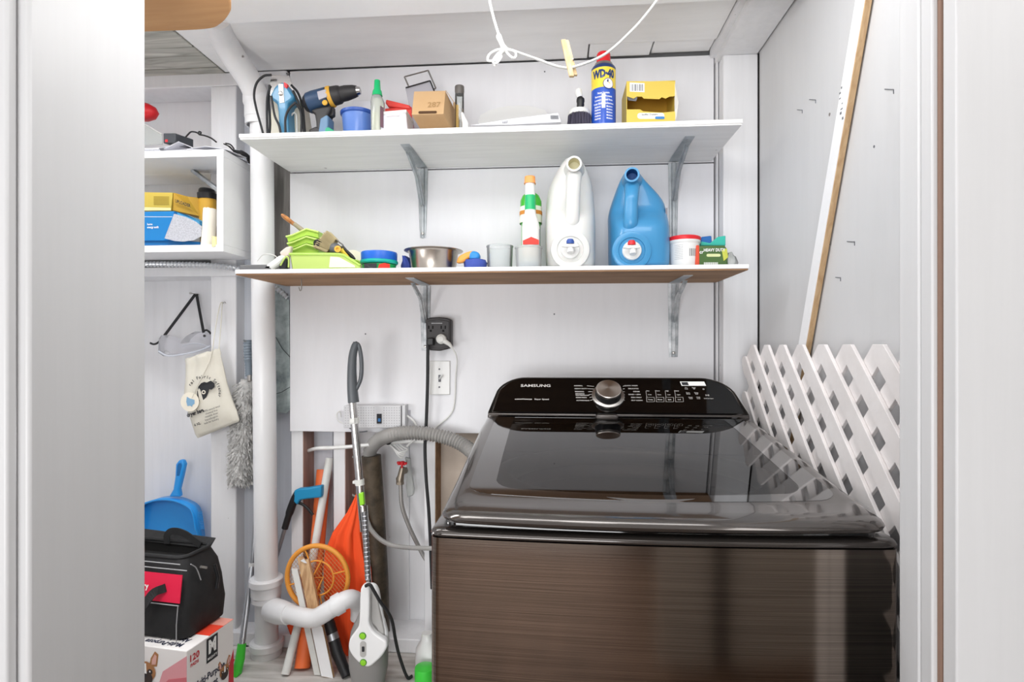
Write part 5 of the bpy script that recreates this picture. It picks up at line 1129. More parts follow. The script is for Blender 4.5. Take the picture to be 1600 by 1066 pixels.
M('pink_panel', '#dd9aa0', .55); M('pink_deep', '#cf6f78', .55)
MB().prism([bx(-.0003, 0, 0)+V((0, 0, 0)) for _ in ()] or [bx(0.0, -.0004, ZB-.010), bx(0, -.0004, PL+.002), bx(.095, -.0004, PL+.002), bx(.085, -.0004, ZB-.12), bx(.06, -.0004, ZB-.05)], -e1*.0005).build('pink_panel', 'pink_panel', t, smooth=0)
MB().prism([bx(0.0, -.001, ZB-.055), bx(0, -.001, ZB-.10), bx(.07, -.001, ZB-.10), bx(.075, -.001, ZB-.095), bx(.045, -.001, ZB-.065)], -e1*.0005).build('pink_swirl', 'pink_deep', t, smooth=0)
n1 = -e2   # outward normal of the right face
def rf_(b_, z, off=.0006): return A+e1*b_+n1*off+V((0, 0, z-ZB))
mb = MB(); mb.text('120', rf_(.020, ZB-.022), e1, (0, 0, 1), .020, bold=.03, off=.0002); mb.text('PADS', rf_(.021, ZB-.037), e1, (0, 0, 1), .010, bold=.03, off=.0002); mb.build('count_print', M('count_red', '#c02c38', .5), t, smooth=0)
mb = MB(); mb.text('Multi-Purpose', rf_(.066, ZB-.088), e1, (0, 0, 1), .021, bold=.03, off=.0002, sx=.78); mb.text('Absorbent', rf_(.055, ZB-.112), e1, (0, 0, 1), .021, bold=.03, off=.0002, sx=.78)
for i, s_ in enumerate(('Multi-Purpose', 'Absorbent', 'Pads')): mb.text(s_, A+e2*(.075-.012*i)+e1*(.018+.020*i)+V((0, 0, .0008)), e2, -e1, .020, bold=.03, sx=.85, off=-.0002)
mb.build('lettering', M('print_navy', '#2b2f44', .5), t, smooth=0)
MB().prism([rf_(.056, ZB-.004), rf_(.090, ZB-.004), rf_(.090, ZB-.058), rf_(.056, ZB-.058)], n1*.0004).build('logo_patch', 'ink', t, smooth=0)
mb = MB(); mb.text('M', rf_(.073, ZB-.026, .0012), e1, (0, 0, 1), .040, bold=.05, off=.0002, sx=.8); mb.text('MIGHTY', rf_(.073, ZB-.050, .0012), e1, (0, 0, 1), .008, bold=.02, off=.0002); mb.build('logo_letter', 'white_ink', t, smooth=0)
# printed dogs (flat print)
def dog(fn, s_, par):
    def pg(pts, nm, mt, o_): MB().poly([fn(x*s_, z*s_, o_) for x, z in pts]).build(nm, mt, par, smooth=0)
    M('fawn', '#a9764c', .7); M('dog_dark', '#3a2e2b', .7); M('ear_pink', '#d8a79c', .7)
    ci = lambda cx_, cz_, rx, rz, n=18: [(cx_+rx*math.cos(2*PI*i/n), cz_+rz*math.sin(2*PI*i/n)) for i in range(n)]
    for sg in (-1, 1):
        pg([(sg*.25, .25), (sg*.75, .35), (sg*.85, 1.0), (sg*.62, 1.15), (sg*.35, .75)], 'dog_ear', 'fawn', .0006); pg([(sg*.4, .4), (sg*.68, .45), (sg*.74, .9), (sg*.62, 1.0), (sg*.45, .7)], 'dog_inner_ear', 'ear_pink', .0009)
    pg(ci(0, 0, .68, .55), 'dog_head', 'fawn', .0012); pg(ci(0, -.35, .5, .38), 'dog_muzzle', 'dog_dark', .0015)
    pg([(-.08, .45), (.08, .45), (.12, -.1), (-.12, -.1)], 'dog_blaze', 'white_ink', .0018)
    for sg in (-1, 1):
        pg(ci(sg*.33, .02, .17, .15), 'dog_eye', 'dog_dark', .0018); pg(ci(sg*.33, .04, .05, .05, 8), 'dog_eye_glint', 'white_ink', .0021)
    pg(ci(0, -.22, .14, .09), 'dog_nose', 'ink', .0021)
dog(lambda x, z, o_: bx(.150-x*1, -.001-o_, ZB-.075+z) if 0 else A+e2*(.105+0*x)+e2*(-x)-e1*o_+V((0, 0, z-.055)), .040, t)
dog(lambda x, z, o_: rf_(.112+x*.9, ZB-.105+z, o_), .026, t)
MB().prism([rf_(.128, ZB-.10), rf_(L1-.001, ZB-.07), rf_(L1-.001, PL+.002), rf_(.120, PL+.002)], n1*.0003).build('red_edge_panel', 'count_red', t, smooth=0)

# tool bag
a0 = (onz(285, 1004, ZB+.001)-A); ao = a0.dot(e2)-.004; bo = a0.dot(e1)
t = thing('tool_bag', 'black open-mouth tool bag with a red front panel sitting on the carton', 'bag', (A.x, A.y, ZB))
def bg(a, b_, z): return A+e2*(ao+a)+e1*(bo+b_)+V((0, 0, z))
M('bag_black', '#232324', .75, noise=(25, '#121213', .7, .3, .7), bump=(40, .3)); M('bag_red', '#d2153f', .6, bump=(50, .1)); M('piping_grey', '#9a9a9c', .6)
BW, BL_ = (onz(341, 957, ZB)-onz(285, 1004, ZB)).dot(e1), .30; rings = []
for z_, w_, l_, bul in ((.0, .92, .97, 0), (.004, .96, 1, 0), (.05, 1.0, 1.01, .003), (.10, .96, .98, .004), (.14, .84, .91, .003), (.162, .74, .86, .0), (.172, .68, .83, 0)):
    o_ = rrect(BL_*l_, BW*w_, .022, 5, BL_/2, BW/2+ (.004 if z_ > .12 else 0))
    rings.append([bg(x_+bul*math.sin(y_*160+z_*70)*.6, y_+bul*math.sin(x_*90)*.5, z_+.002) for x_, y_ in o_])
MB().loft(rings, caps=(1, 0)).build('bag_body', 'bag_black', t, smooth=60)
MB().loft([rings[-1], [p-V((0, 0, .03)) for p in rings[-1]]], caps=(0, 1)).build('lining', 'dark_gap', t, smooth=0)
# mouth flaps: front one folded forward, rear one standing
MB().tube([rings[-1][i] for i in range(len(rings[-1]))]+[rings[-1][0]], .005, 8).build('mouth_frame', 'bag_black', t)
rearf = [bg(.030, BW*.80, .166), bg(BL_-.02, BW*.86, .168)]
MB().prism([rearf[0], rearf[1], rearf[1]+V((0, 0, .022))+e1*.02, rearf[0]+V((0, 0, .018))+e1*.02], e1*.004).build('rear_flap', 'bag_black', t, bevel=.001)
fx = lambda a, z: bg(a, (.0 if z < .10 else (z-.10)*.26)-.005, z)
MB().loft([[fx(.006, .088), fx(.010, .145)], [fx(.28, .088), fx(.28, .145)]], caps=(0, 0), close=False).build('red_panel', 'bag_red', t, smooth=0, solid=.002)
for pts in ([fx(.008, .083), fx(.06, .083), fx(.28, .083)], [fx(.010, .083), fx(.014, .04), fx(.014, .004)], [fx(.02, .166), fx(.28, .166)], [fx(.0, .155), fx(.28, .155)]):
    MB().tube([p-e1*.001 for p in pts], .0012, 6).build('piping', 'piping_grey', t)
en = lambda b_, z: bg(-.006+(.0 if z < .10 else (z-.10)*.10), b_, z)
MB().tube(catmull([en(.02, .165), en(.035, .150), en(.045, .12)], 5), .0013, 6).build('piping', 'piping_grey', t)
def hand(cpts, w_, nm): return strap(cpts, w_, .003, 'bag_black', t, nm, up=tuple(e1))
hp = catmull([bg(.150, BW*.80, .168), bg(.150, BW*.80, .188), bg(.135, BW*.80, .200), bg(.10, BW*.80, .196), bg(.055, BW*.80, .172)], 6); hand(hp, .016, 'rear_handle')
hp2 = catmull([fx(.045, .118)-e1*.004, fx(.060, .112)-e1*.02, fx(.075, .085)-e1*.03, fx(.1, .06)-e1*.03, fx(.13, .05)-e1*.03], 6); hand(hp2, .018, 'front_handle')
MB().text('rry', fx(.100, .118)-e1*.003, -e2, (0, 0, 1), .018, bold=.03).build('logo', 'white_ink', t, smooth=0)
MB().tube([en(.085, .14)-e2*.004, en(.09, .11)-e2*.006, en(.085, .085)-e2*.005], .004, 8).build('zip_pull', 'black_plastic', t)
MB().tube([en(.045, .150)-e2*.002, en(.06, .142)-e2*.004], .003, 8).build('buckle', 'steel', t)
t = thing('mallet', 'wooden mallet handle sticking out of the right end of the tool bag', 'hammer', P(325, 893, 1.33))
m0, m1 = P(286, 889, 1.30), P(336, 896, 1.33)
MB().tube([m0, P(318, 892, 1.32), P(319, 892, 1.32), m1, P(338, 896, 1.33)], [.010, .011, .0165, .0172, .014], 20).build('wood_handle', M('old_wood', '#c8b594', .6, noise=(50, '#8f7c60', .7, .3, .7)), t)
MB().tube([P(309, 892, 1.30), P(315, 895, 1.295)], .007, 12).build('metal_ring', 'chrome', t)

# ============================================================ STICKS AND CLEANING TOOLS, LOWER LEFT
M('alu', '#a7a9ad', .35, .9); M('mop_green', '#43c53a', .4)
def Pz(px, Y, z): return V((PXX(px, Y), Y, z))
t = thing('mop', 'telescopic mop with grey metal pole and bright green foot left of the pipe', 'mop', P(370, 1066, 1.50))
MB().tube([P(402, 780, 1.66), P(394, 885, 1.60)], .0062, 12).build('upper_pole', 'alu', t)
MB().tube([P(394, 883, 1.60), P(378, 1008, 1.49)], .0082, 14).build('lower_pole', 'alu', t)
MB().tube([P(394, 880, 1.60), P(393.5, 888, 1.598)], .0095, 14).build('joint', 'white_plastic', t)
MB().tube([P(378, 1006, 1.49), P(375, 1030, 1.48), P(370, 1052, 1.465), Pz(365, 1.455, PL+.008)], [.011, .0125, .013, .017], 16).build('foot', 'mop_green', t)
MB().lathe([(.003, 0), (.003, .003)], P(380, 998, 1.482), (0, -1, 0), 10).build('button', 'white_plastic', t)
t = thing('grabber_tool', 'reaching grabber with a black and turquoise trigger handle behind the white pipe', 'grabber', P(460, 790, 1.60))
MB().tube([P(447, 820, 1.60), P(420, 910, 1.64), P(397, 1000, 1.645)], .0062, 12).build('shaft', 'alu', t)
MB().tube(catmull([P(445, 826, 1.60), P(451, 806, 1.60), P(458, 786, 1.60), P(466, 770, 1.60)], 4), [.0095]*5+[.0115]*4+[.012]*4, 14).build('grip', 'black_plastic', t)
MB().slab([(459, 767), (466, 764), (480, 763), (502, 759), (502, 778), (480, 780), (468, 782), (464, 790), (458, 784)], 1.588, .022).build('hand_rest', M('turq', '#1f86b4', .4), t, bevel=.004)
MB().tube(catmull([P(464, 785, 1.60), P(474, 789, 1.60), P(482, 796, 1.60), P(489, 805, 1.60)], 5), .0042, 10).build('trigger', 'black_plastic', t)
MB().tube(catmull([P(395, 985, 1.63), P(390, 1000, 1.62), P(384, 1018, 1.60), P(380, 1032, 1.59)], 5), [.008]*6+[.013]*6+[.010]*4, 12).build('jaw', 'black_plastic', t)
MB().tube(catmull([P(398, 1020, 1.56), P(396, 1036, 1.56), P(388, 1046, 1.555), P(380, 1043, 1.55)], 5), .004, 8).build('jaw_tip', M('teal_dark', '#2b7486', .5), t)
t = thing('red_handled_shears', 'red and black handled shears lying at the foot of the carton', 'shears', P(360, 1050, 1.5))
MB().tube(catmull([P(364, 1030, 1.46), P(360, 1042, 1.45), P(357, 1062, 1.44)], 4), .005, 10).build('red_grip', 'red', t)
MB().tube(catmull([P(372, 1034, 1.50), P(370, 1050, 1.49), Pz(372, 1.48, PL+.008)], 4), .006, 10).build('black_grip', 'black_plastic', t)
# orange things
M('orange_tube', '#e8703a', .45); M('orange_cloth', '#f2531f', .75, bump=(12, .25)); M('orange_light', '#ee8a3a', .5)
tag(MB().tube([P(506, 734, 1.67), P(492, 903, 1.595), Pz(472, 1.50, PL+.003)], [.021, .021, .021], 24).build('orange_tube', 'orange_tube'), 'tall orange tube leaning in the corner behind the insect racket', 'tube')
# white dowel
tag(MB().tube([P(515, 716, 1.635), P(488, 880, 1.575), P(470, 960, 1.535), Pz(446, 1.465, PL+.004)], .0112, 14).build('white_dowel', 'dull_white'), 'white round dowel leaning across the orange tube', 'dowel')
# orange umbrella / cloth
t = thing('orange_umbrella', 'folded bright orange umbrella standing behind the stick vacuum', 'umbrella', Pz(560, 1.60, PL))
YU = 1.592; k = mpp(545, YU); rings = []
prof = [(559, 772, 2), (553, 800, 10), (544, 830, 21), (541, 860, 29), (543, 890, 33), (545, 930, 34), (548, 970, 33), (552, 1000, 26), (560, 1030, 14), (564, 1043, 6)]
nn = 48
for (cx_, cy_, hw_) in prof:
    o_ = P(cx_, cy_, YU); R_ = hw_*k
    rings.append([V((o_.x+R_*math.cos(2*PI*i/nn)*(1+.16*math.cos(8*2*PI*i/nn+cy_*.012)), YU+min(.028, R_*.7)*math.sin(2*PI*i/nn)*(1+.22*math.cos(8*2*PI*i/nn+cy_*.012)), o_.z+.004*math.cos(8*2*PI*i/nn))) for i in range(nn)])
MB().loft(rings).build('canopy', 'orange_cloth', t, smooth=50)
MB().tube([P(559, 775, YU), P(560, 750, YU)], .004, 10).build('tip', 'steel', t)
MB().slab([(538, 1010), (574, 985), (578, 1010), (545, 1060)], 1.575, .003).build('paper_patch', 'dull_white', t, smooth=0)
t = thing('orange_pouch', 'dark orange fabric pouch low behind the white pipe tee', 'pouch', P(455, 975, 1.60))
MB().slab([(440, 960), (465, 966), (478, 985), (470, 1010), (455, 1000)], 1.60, .02).build('pouch_body', 'orange_cloth', t, bevel=.006)
# bare board in front of racket
YR = 1.525
t = thing('insect_racket', 'orange electric insect racket with a wire mesh head leaning behind the pipe', 'racket', P(500, 1060, YR))
c_ = P(496, 903, YR); rx, rz = 49*mpp(496, YR), 50*mpp(496, YR)
M('racket_orange', '#e0953a', .45); M('mesh_wire', '#b98a52', .5, .4)
el = [c_+V((rx*math.cos(2*PI*i/56), 0, rz*math.sin(2*PI*i/56))) for i in range(57)]
MB().tube(el, .0068, 12, caps=(0, 0)).build('hoop', 'racket_orange', t)
el2 = [c_+V((rx*.54*math.cos(2*PI*i/40), -.002, rz*.54*math.sin(2*PI*i/40))) for i in range(41)]
hb = MB().tube(el2, .0024, 8, caps=(0, 0))
for a in (15, 115, 195, 280): hb.tube([c_+V((rx*.54*math.cos(math.radians(a)), -.002, rz*.54*math.sin(math.radians(a)))), c_+V((rx*.97*math.cos(math.radians(a)), -.002, rz*.97*math.sin(math.radians(a))))], .0022, 6)
hb.build('inner_ring', 'racket_orange', t)
bz = [(503, 875), (488, 903), (505, 902), (492, 932)]; hb = MB().tube([P(x_, y_, YR-.003) for x_, y_ in bz], .0022, 6); hb.build('bolt_emblem', 'racket_orange', t)
ms = MB(); g = .0088
for dirn in (1, -1):
    for i in range(-16, 17):
        off_ = i*g*1.4
        # line x*cos45 +- z = off
        pts = []
        for s_ in [j/60*2-1 for j in range(61)]:
            x_ = s_*rx; z_ = dirn*x_*1.1+off_
            if (x_/rx)**2+(z_/rz)**2 < .97: pts.append((x_, z_))
        if len(pts) > 1: ms.tube([c_+V((pts[0][0], .001*dirn, pts[0][1])), c_+V((pts[-1][0], .001*dirn, pts[-1][1]))], .00055, 3)
ms.build('mesh', 'mesh_wire', t, smooth=0, kind='stuff')
MB().tube([P(510, 952, YR), P(515, 975, YR-.01), P(527, 1020, YR-.03), Pz(542, YR-.055, PL+.004)], [.008, .015, .016, .013], 16).build('handle', 'black_plastic', t)
MB().tube([P(518.5, 990, YR-.017), P(521.5, 1000, YR-.021)], .0168, 16).build('silver_collar', 'alu', t)
t = thing('broken_lath', 'splintered half-painted wooden lath leaning in front of the orange racket', 'wood strip', Pz(500, 1.44, PL))
a_, b_ = P(472, 874, 1.512), P(512, 1066, 1.462)
d_ = (b_-a_).normalized(); kk = (a_.z-PL-.002)/-d_.z; ax_ = V((1, 0, -.16)).normalized()
MB().prism([a_-ax_*.014, a_-ax_*.004+V((0, 0, .004)), a_+ax_*.006+V((0, 0, -.003)), a_+ax_*.018+V((0, 0, .003)), a_+ax_*.018+d_*kk, a_-ax_*.014+d_*kk], (0, .010, 0)).build('raw_wood', 'lath_wood', t, smooth=0)
pa_ = a_+d_*.175*1.0
MB().prism([pa_-ax_*.0145, pa_-ax_*.004+d_*.010, pa_+ax_*.004-d_*.006, pa_+ax_*.0185+d_*.004, a_+ax_*.0185+d_*(kk-.001), a_-ax_*.0145+d_*(kk-.001)], (0, -.0008, 0)).build('paint_coat', 'cabinet_paint', t, smooth=0)
MB().prism([P(470, 876, 1.5105), P(475, 873, 1.5105), P(480, 880, 1.5105), P(476, 879, 1.5105)], (0, -.003, 0)).build('paint_chip', 'cabinet_paint', t, smooth=0)
t = thing('white_lath', 'narrow white lath leaning left of the splintered one', 'wood strip', Pz(470, 1.5, PL))
a2_, b2_ = P(460, 890, 1.516), P(498, 1066, 1.468); d2_ = (b2_-a2_).normalized(); k2_ = (a2_.z-PL-.002)/-d2_.z
MB().obox(a2_-V((.009, 0, 0)), d2_*k2_, (.018, 0, 0), (0, .008, 0)).build('strip', 'dull_white', t, bevel=.001)
# ============================================================ STICK VACUUM
YV = 1.43
t = thing('stick_vacuum', 'white and grey upright stick vacuum with lime green buttons leaning on the wall', 'vacuum cleaner', Pz(575, YV, PL))
M('grip_dark', '#54585c', .4); M('lime_btn', '#8fd42e', .4); M('vac_white', '#eeeeee', .35, coat=.3); M('vac_grey', '#8b8987', .4)
Yh = 1.50
kk = mpp(552, Yh)
gb_ = catmull([P(552.5, 629, Yh), P(550.5, 605, Yh), P(550, 580, Yh), P(551, 558, Yh), P(554, 543, Yh), P(557, 536, Yh)], 5)
GR = MB().tube(gb_, [kk*(8.6-3.6*(i/25)) for i in range(26)], 18).build('grip', 'grip_dark', t)
gl_ = catmull([P(555, 535.5, Yh), P(560.5, 540, Yh), P(564, 556, Yh), P(565, 575, Yh), P(563.5, 592, Yh), P(558, 606, Yh), P(554, 612, Yh)], 5)
MB().tube(gl_, [kk*(3.4-.6*abs(i-15)/15) for i in range(31)], 12).build('grip_loop', 'grip_dark', GR)
pt = [P(551, 628, Yh), P(567, 812, 1.47)]; MB().tube(pt, .0105, 20).build('upper_tube', 'chrome', t)
MB().tube([P(567, 790, 1.475), P(570, 830, 1.468)], .0125, 20).build('lower_sleeve', 'chrome', t)
MB().tube([P(568, 812, 1.47), P(577, 918, 1.45)], .0075, 20).build('lower_tube', 'chrome', t)
rb = resample([P(569.5, 800, 1.462), P(575, 905, 1.444)], .011)
MB().tube([q_ for i, p in enumerate(rb) for q_ in (p, p.lerp(rb[min(i+1, len(rb)-1)], .8) if i < len(rb)-1 else p+V((0, 0, -.001)))], [(.0085 if j % 2 == 0 else .0072) for j in range(len(rb)*2)], 14).build('ridged_rail', 'alu', t)
MB().slab([(559.5, 772), (567, 770), (569, 789), (562, 791)], 1.452, .012).build('release_button', 'lime_btn', t, bevel=.002)
for yy, hw in ((658, 7), (754, 11)):
    px_ = 551+(yy-628)*.087
    MB().tube([P(px_-.3, yy-5, Yh-(yy-628)*.00016), P(px_+.5, yy+4, Yh-(yy-628)*.00016)], .0125, 18).slab([(px_-hw, yy-2), (px_, yy-4), (px_, yy+3), (px_-hw, yy+2)], 1.475, .006).build('cord_clip', 'dull_white', t)
# hand unit
MB().ploft([(577, 1096, 22, .030), (576, 1066, 25, .034), (576, 1040, 30, .040), (576, 1015, 30.5, .042), (576, 1005, 30, .041), (576, 985, 27, .036), (577, 975, 24, .030), (578, 965, 20, .022), (579, 955, 17, .017)], YV+.01, n=36, p=2.2).build('dust_bin', 'vac_grey', t, smooth=60)
wh = catmull([P(x_, y_, YV-.032) for x_, y_ in ((563, 922), (566, 916), (572, 914), (577, 917), (577.5, 930), (577, 960), (577, 975), (583, 987), (594, 996), (603, 1003), (604, 1012), (597, 1025), (586, 1036), (576, 1043), (565, 1040), (552, 1028), (544.5, 1014), (546, 1000), (554, 988), (560, 978), (561.5, 960), (562, 940))], 4)
MB().prism(wh, (0, .020, 0)).build('white_shell', 'vac_white', t, bevel=.005, seg=4)
lp_ = catmull([P(570, 918, YV-.005), P(582, 915, YV), P(588, 922, YV), P(592, 945, YV), P(597, 970, YV), P(602, 990, YV), P(603, 1004, YV-.002)], 5)
MB().tube(lp_, [.007]*10+[.0075]*10+[.009]*11, 14).build('rear_handle', 'vac_white', t)
MB().slab([(578, 925), (587, 924), (592, 950), (600, 985), (601, 998), (588, 992), (578, 975)], YV-.012, .012).build('handle_inset', M('inset_grey', '#b7b5b2', .5), t, bevel=.003)
for px_, py_, r_ in ((567, 993.5, 5.6), (568, 1035, 5.4)):
    MB().lathe([(r_*.00165, 0), (r_*.00165, .002), (r_*.00135, .003), (r_*.00135, .0025)], P(px_, py_, YV-.031), (0, -1, 0), 24).build('button_ring', M('btn_rim', '#4d8a2a', .4), t)
    MB().lathe([(r_*.0013, .002), (r_*.0013, .0036), (0, .0045)], P(px_, py_, YV-.031), (0, -1, 0), 24).build('button', 'lime_btn', t)
MB().prism([P(x_, y_, YV-.0318) for x_, y_ in rrect(9.5, 25, 4.5, 5, 567.5, 1014.5)], (0, -.0015, 0)).build('display_panel', 'inset_grey', t, smooth=0)
MB().prism([P(x_, y_, YV-.0335) for x_, y_ in rrect(4, 8, .6, 2, 567.5, 1014.5)], (0, -.001, 0)).build('display', 'ink', t, smooth=0)
tag(MB().tube(catmull([P(571, 916, YV-.036), P(578, 914, YV-.038), P(585, 925, YV-.036), P(595, 942, YV-.03), P(605, 955, YV-.02), P(613, 972, YV), P(618, 1000, YV+.02), P(624, 1025, YV+.03), P(636, 1058, YV+.04), Pz(644, YV+.05, PL+.006)], 8), .0042, 10).build('power_cord', 'black_rubber'), 'black cord running from the top of the hand vacuum down to the floor', 'cord')

# ============================================================ PLUMBING AND ELECTRICS BEHIND THE WASHER
# water valve and braided hose
YW = 1.67
t = thing('water_valve', 'wall water tap with a red handle and brass body left of the washer', 'valve', P(632, 740, YW))
M('brass', '#9a8f80', .4, .8)
MB().tube([P(636, 735, SY-.012), P(634, 735, 1.66), P(628, 738, 1.635)], [.010, .009, .009], 14).build('spout_body', 'brass', t)
MB().tube([P(629, 730, 1.635), P(626, 745, 1.635), P(625, 748, 1.635), P(625, 756, 1.635)], [.008, .010, .012, .010], 14).build('outlet', 'brass', t)
MB().lathe([(.012, 0), (.012, .008)], P(625, 757, 1.635), (0, 0, 1), 6).build('hex_nut', 'brass', t)
hw_ = MB()
for i in range(5):
    a = 2*PI*i/5; hw_.lathe([(0, -.004), (.006, -.003), (.006, .003), (0, .004)], P(628, 724, 1.625)+V((.010*math.cos(a), -.006*math.sin(a), .004*math.sin(a))), (0, 0, 1), 10)
hw_.lathe([(.009, -.003), (.009, .004), (.003, .006), (.003, -.014)], P(628, 724, 1.625), (0, 0, 1), 14); hw_.build('red_handle', 'red', t)
def braided(pts, r_, nm, label, mat='alu'):
    p_ = resample(catmull(pts, 8), .004); return tag(MB().tube(p_, [r_ if i % 2 else r_*.93 for i in range(len(p_))], 10).build(nm, mat), label, 'hose')
braided([P(626, 757, 1.635), P(628, 790, 1.635), P(638, 820, 1.64), P(652, 850, 1.645), P(668, 878, 1.645), P(690, 900, 1.64)], .0065, 'supply_hose', 'braided steel water hose dropping from the red-handled tap', M('braid', '#a9a6a3', .45, .6))
braided([P(700, 858, 1.57), P(670, 857, 1.575), P(640, 856, 1.585), P(612, 852, 1.59), P(594, 843, 1.588), P(580, 828, 1.588), P(573, 812, 1.59), P(567, 795, 1.60), P(562, 770, 1.65)], .0068, 'inlet_hose', 'smooth grey water hose curving across to the washer', 'hose_grey')
tag(MB().slab([(632, 715), (640, 718), (641, 735), (646, 765), (645, 775), (636, 778), (634, 760), (636, 735)], 1.655, .02).build('plastic_wrap', 'cup_clouded', bevel=.003), 'clear plastic sleeve hanging beside the red-handled tap', 'wrapper')
# round dish behind vacuum
tag(MB().tube([V((P(556, 744, 1.69).x+.035*math.cos(a)*.9, 1.69, P(556, 744, 1.69).z+.062*math.sin(a))) for a in [2*PI*i/40 for i in range(41)]], .003, 8, caps=(0, 0)).build('loop_hose', 'dull_white'), 'pale tubing loop hanging between the bare studs behind the vacuum', 'tubing')
# white coiled cord under the hose
cc = MB()
for j in range(4):
    cc.tube(catmull([P(600+j*2, 690+j, 1.60), P(612+j*3, 697+j*3, 1.595), P(622+j*2, 712-j*2, 1.595), P(628+j*3, 715-j*4, 1.60), P(616+j*4, 700-j, 1.605), P(604+j*5, 690-j, 1.60)], 5), .0022, 7)
cc.tube(catmull([P(636, 698, 1.60), P(644, 690, 1.60), P(650, 686, 1.60), P(646, 682, 1.602)], 5), .0035, 8)
tag(cc.build('coiled_cord', 'white_plastic', kind=None), 'bundle of thin white cord tied below the grey hose', 'cord')
tag(MB().lathe([(.0, 0), (.008, 0), (.009, .003), (.009, .008), (0, .009)], P(606, 690, 1.592), (.5, -1, 0), 14).build('cable_tie', 'black_rubber'), 'small black tie around the white cord bundle', 'tie')
# transmitter box under the panel edge
Y = WY-.04
t = thing('junction_box', 'pale grey perforated control box on the wall behind the vacuum handle', 'control box', P(583, 668, WY))
MB().slab([(537, 634), (626, 634), (626, 669), (537, 669)], Y, .038).build('case', M('box_grey', '#cfcfd1', .5), t, bevel=.002)
MB().slab([(628, 634), (633, 633), (633, 671), (628, 672)], Y+.006, .032).build('side_cover', 'box_grey', t, bevel=.001)
hl = MB()
for i in range(22):
    for j in range(8):
        if 586 < 540+i*4 < 600: continue
        p = P(540+i*4, 637.5+j*4, Y-.0002); hl.box(p.x-.0012, p.x+.0012, p.y-.0004, p.y, p.z-.0012, p.z+.0012)
hl.build('perforations', M('hole_grey', '#a5a5a8', .6), t, smooth=0, kind='stuff')
MB().slab([(588.5, 647), (596, 647), (596, 662), (588.5, 662)], Y-.003, .003).build('display', 'ink', t, bevel=.0005)
MB().slab([(590.5, 654), (594.5, 654), (594.5, 659), (590.5, 659)], Y-.0036, .001).build('blue_light', M('blue_led', '#2c6fae', .4), t, smooth=0)
MB().tube(catmull([P(537, 662, Y+.02), P(529, 658, Y+.02), P(526, 648, Y+.02), P(531, 643, Y+.02), P(533, 652, Y+.03)], 5), .0022, 7).build('cord', 'white_plastic', t)
MB().tube(catmull([P(546, 669, Y+.02), P(560, 675, Y+.02), P(574, 674, Y+.02)], 5), .002, 7).build('wire', 'ink_grey', t)
MB().tube(catmull([P(628, 648, Y+.03), P(636, 650, Y+.03), P(646, 658, Y+.03), P(652, 668, Y+.035)], 5), .0035, 8).build('outlet_cable', 'white_plastic', t)
MB().slab([(630, 641), (641, 641), (641, 653), (630, 653)], WY-.004, .004).build('wall_clip', 'plate_grey', t, bevel=.001)
# six-way wall tap (black) with plugs
Y = WY-.034
t = thing('outlet_adapter', 'black multi-socket wall adapter with two plugs in it', 'outlet', P(685, 523, WY))
MB().prism([P(x_, y_, Y) for x_, y_ in ((665, 499), (672, 496.5), (686, 495.5), (699, 497), (704.5, 500), (704.5, 541), (700, 545), (686, 548.5), (672, 547.5), (666, 543))], (0, .032, 0)).build('adapter_body', M('adapter_black', '#322f30', .5), t, bevel=.003)
MB().prism([P(x_, y_, Y-.0005) for x_, y_ in ((668, 502), (686, 499.5), (702, 502.5), (702, 541), (686, 545), (668, 541))], (0, -.002, 0)).build('face_plate', 'adapter_black', t, bevel=.001)
MB().slab([(674, 504.6), (691, 504.6), (691, 506), (674, 506)], Y-.003, .0008).build('brand_mark', 'piping_grey', t, smooth=0)
sk = MB()
for cx_ in (673, 692.5):
    for dx_, dy_, w_, h_ in ((-3.2, 0, .9, 5), (3.2, 0, .9, 5), (0, 5.6, 1.6, 3)): sk.slab([(cx_+dx_-w_, 511.5+dy_-h_/2), (cx_+dx_+w_, 511.5+dy_-h_/2), (cx_+dx_+w_, 511.5+dy_+h_/2), (cx_+dx_-w_, 511.5+dy_+h_/2)], Y-.0032, .0008)
sk.build('socket_slots', 'dark_gap', t, smooth=0, kind='stuff')
t = thing('white_plug', 'round white plug with a thin white cord in the black wall adapter', 'plug', P(690, 530, Y))
MB().lathe([(.0135, .0), (.0145, .006), (.0135, .016), (.008, .021), (0, .022)], P(690.5, 530, Y-.002), (0, -1, 0), 28).build('plug_head', 'dull_white', t)
MB().tube([P(693, 532, Y-.012), P(702, 538, Y-.014), P(706, 543, Y-.012)], [.010, .007, .0045], 14, flat=.8).build('plug_neck', 'dull_white', t)
MB().tube(catmull([P(705, 542, Y-.012), P(712, 553, Y-.005), P(714, 566, Y+.01), P(712, 590, WY-.008), P(711, 618, WY-.006), P(708, 640, WY-.006), P(699, 653, WY-.006), P(688, 662, WY-.006), P(680, 671, WY-.006), P(679, 690, WY-.002)], 8), .0021, 8).build('cord', 'dull_white', t)
t = thing('black_plug', 'black plug with a long straight black cord hanging from the wall adapter', 'plug', P(670, 532, Y))
MB().slab([(667, 528), (677, 528), (677, 540), (667, 540)], Y-.022, .020).build('plug_head', 'black_plastic', t, bevel=.003)
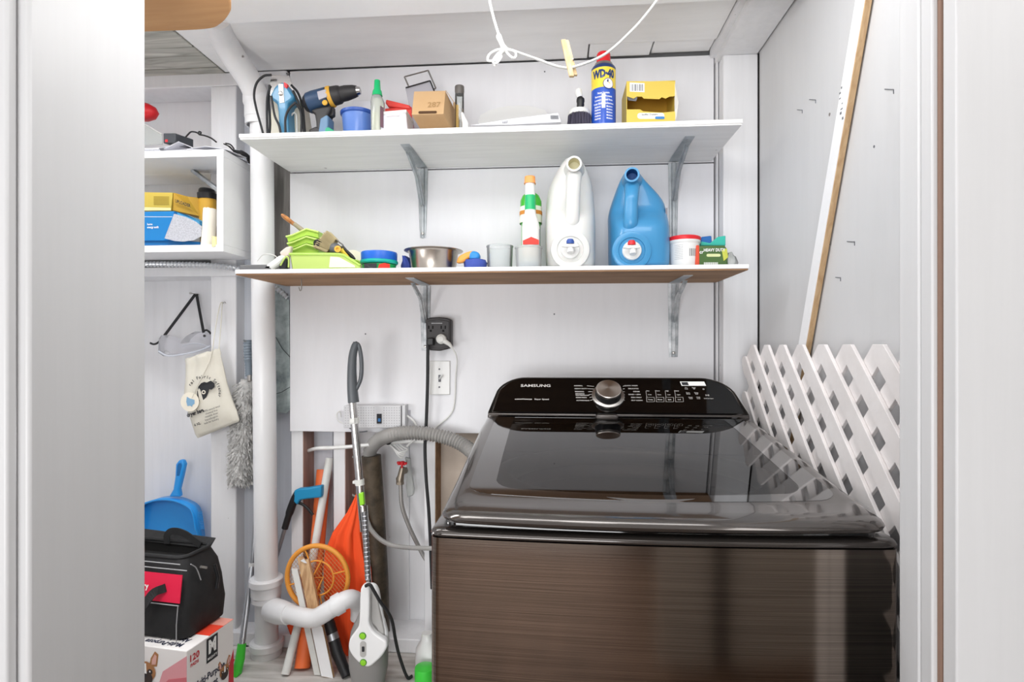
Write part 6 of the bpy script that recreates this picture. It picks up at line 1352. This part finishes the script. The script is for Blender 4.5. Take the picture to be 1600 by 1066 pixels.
MB().tube(catmull([P(668.5, 531, Y-.018), P(668.5, 545, Y-.016), P(668, 600, Y-.008), P(666, 660, Y-.003), P(664, 700, Y-.012), P(666, 750, Y-.015), P(670, 800, Y-.012), P(673, 860, Y-.006), P(675, 920, Y+.0)], 8), .0048, 10).build('cord', 'black_rubber', t)
# switch plate
t = thing('switch_plate', 'white wall plate with a toggle switch below the black adapter', 'switch', P(687, 591, WY))
MB().slab([(671, 564), (703, 564), (703, 617), (671, 617)], WY-.006, .006).build('plate', 'white_plastic', t, bevel=.002)
for y_ in (577, 605): MB().lathe([(.0026, 0), (.0026, .001), (0, .0014)], P(686.5, y_, WY-.006), (0, -1, 0), 12).build('screw', 'ink_grey', t)
MB().slab([(685, 586), (689, 586), (689, 597), (685, 597)], WY-.0065, .001).build('toggle_slot', 'ink_grey', t, smooth=0)
MB().tube([P(687, 592, WY-.006), P(690, 587, WY-.020)], [.003, .0025], 8).build('toggle', 'white_plastic', t)
# bottle with green cap at the washer's foot
Y = 1.52
t = thing('bleach_bottle', 'white jug with a bright green cap on the floor beside the washer', 'bottle', Pz(672, Y, PL))
MB().ploft([(676, 1120, 26, .04), (676, 1060, 26, .04), (674, 1030, 25, .04), (670, 1012, 20, .032), (668, 1000, 10, .018), (667, 992, 8, .014), (667, 989, 8, .014)], Y+.02, n=30, p=2.3).build('bottle_body', 'white_plastic', t)
t = thing('green_capped_jug', 'jug with a bright green screw cap at the very bottom beside the washer', 'bottle', (PXX(664, 1.46), 1.46, PL))
r_ = 16*mpp(664, 1.46); zc_ = P(664, 1046, 1.46).z
MB().lathe([(r_*.9, PL-zc_+.002), (r_*.9, -.045), (r_*.8, -.04)], (t.location.x, 1.46, zc_), (0, 0, 1), 36).build('jug_body', 'white_plastic', t)
MB().lathe([(r_, -.04), (r_, .0), (r_*.96, .006), (r_*.5, .009), (0, .010)], (t.location.x, 1.46, zc_), (0, 0, 1), 36).build('screw_cap', M('cap_lime', '#3cc93c', .4, coat=.3), t)
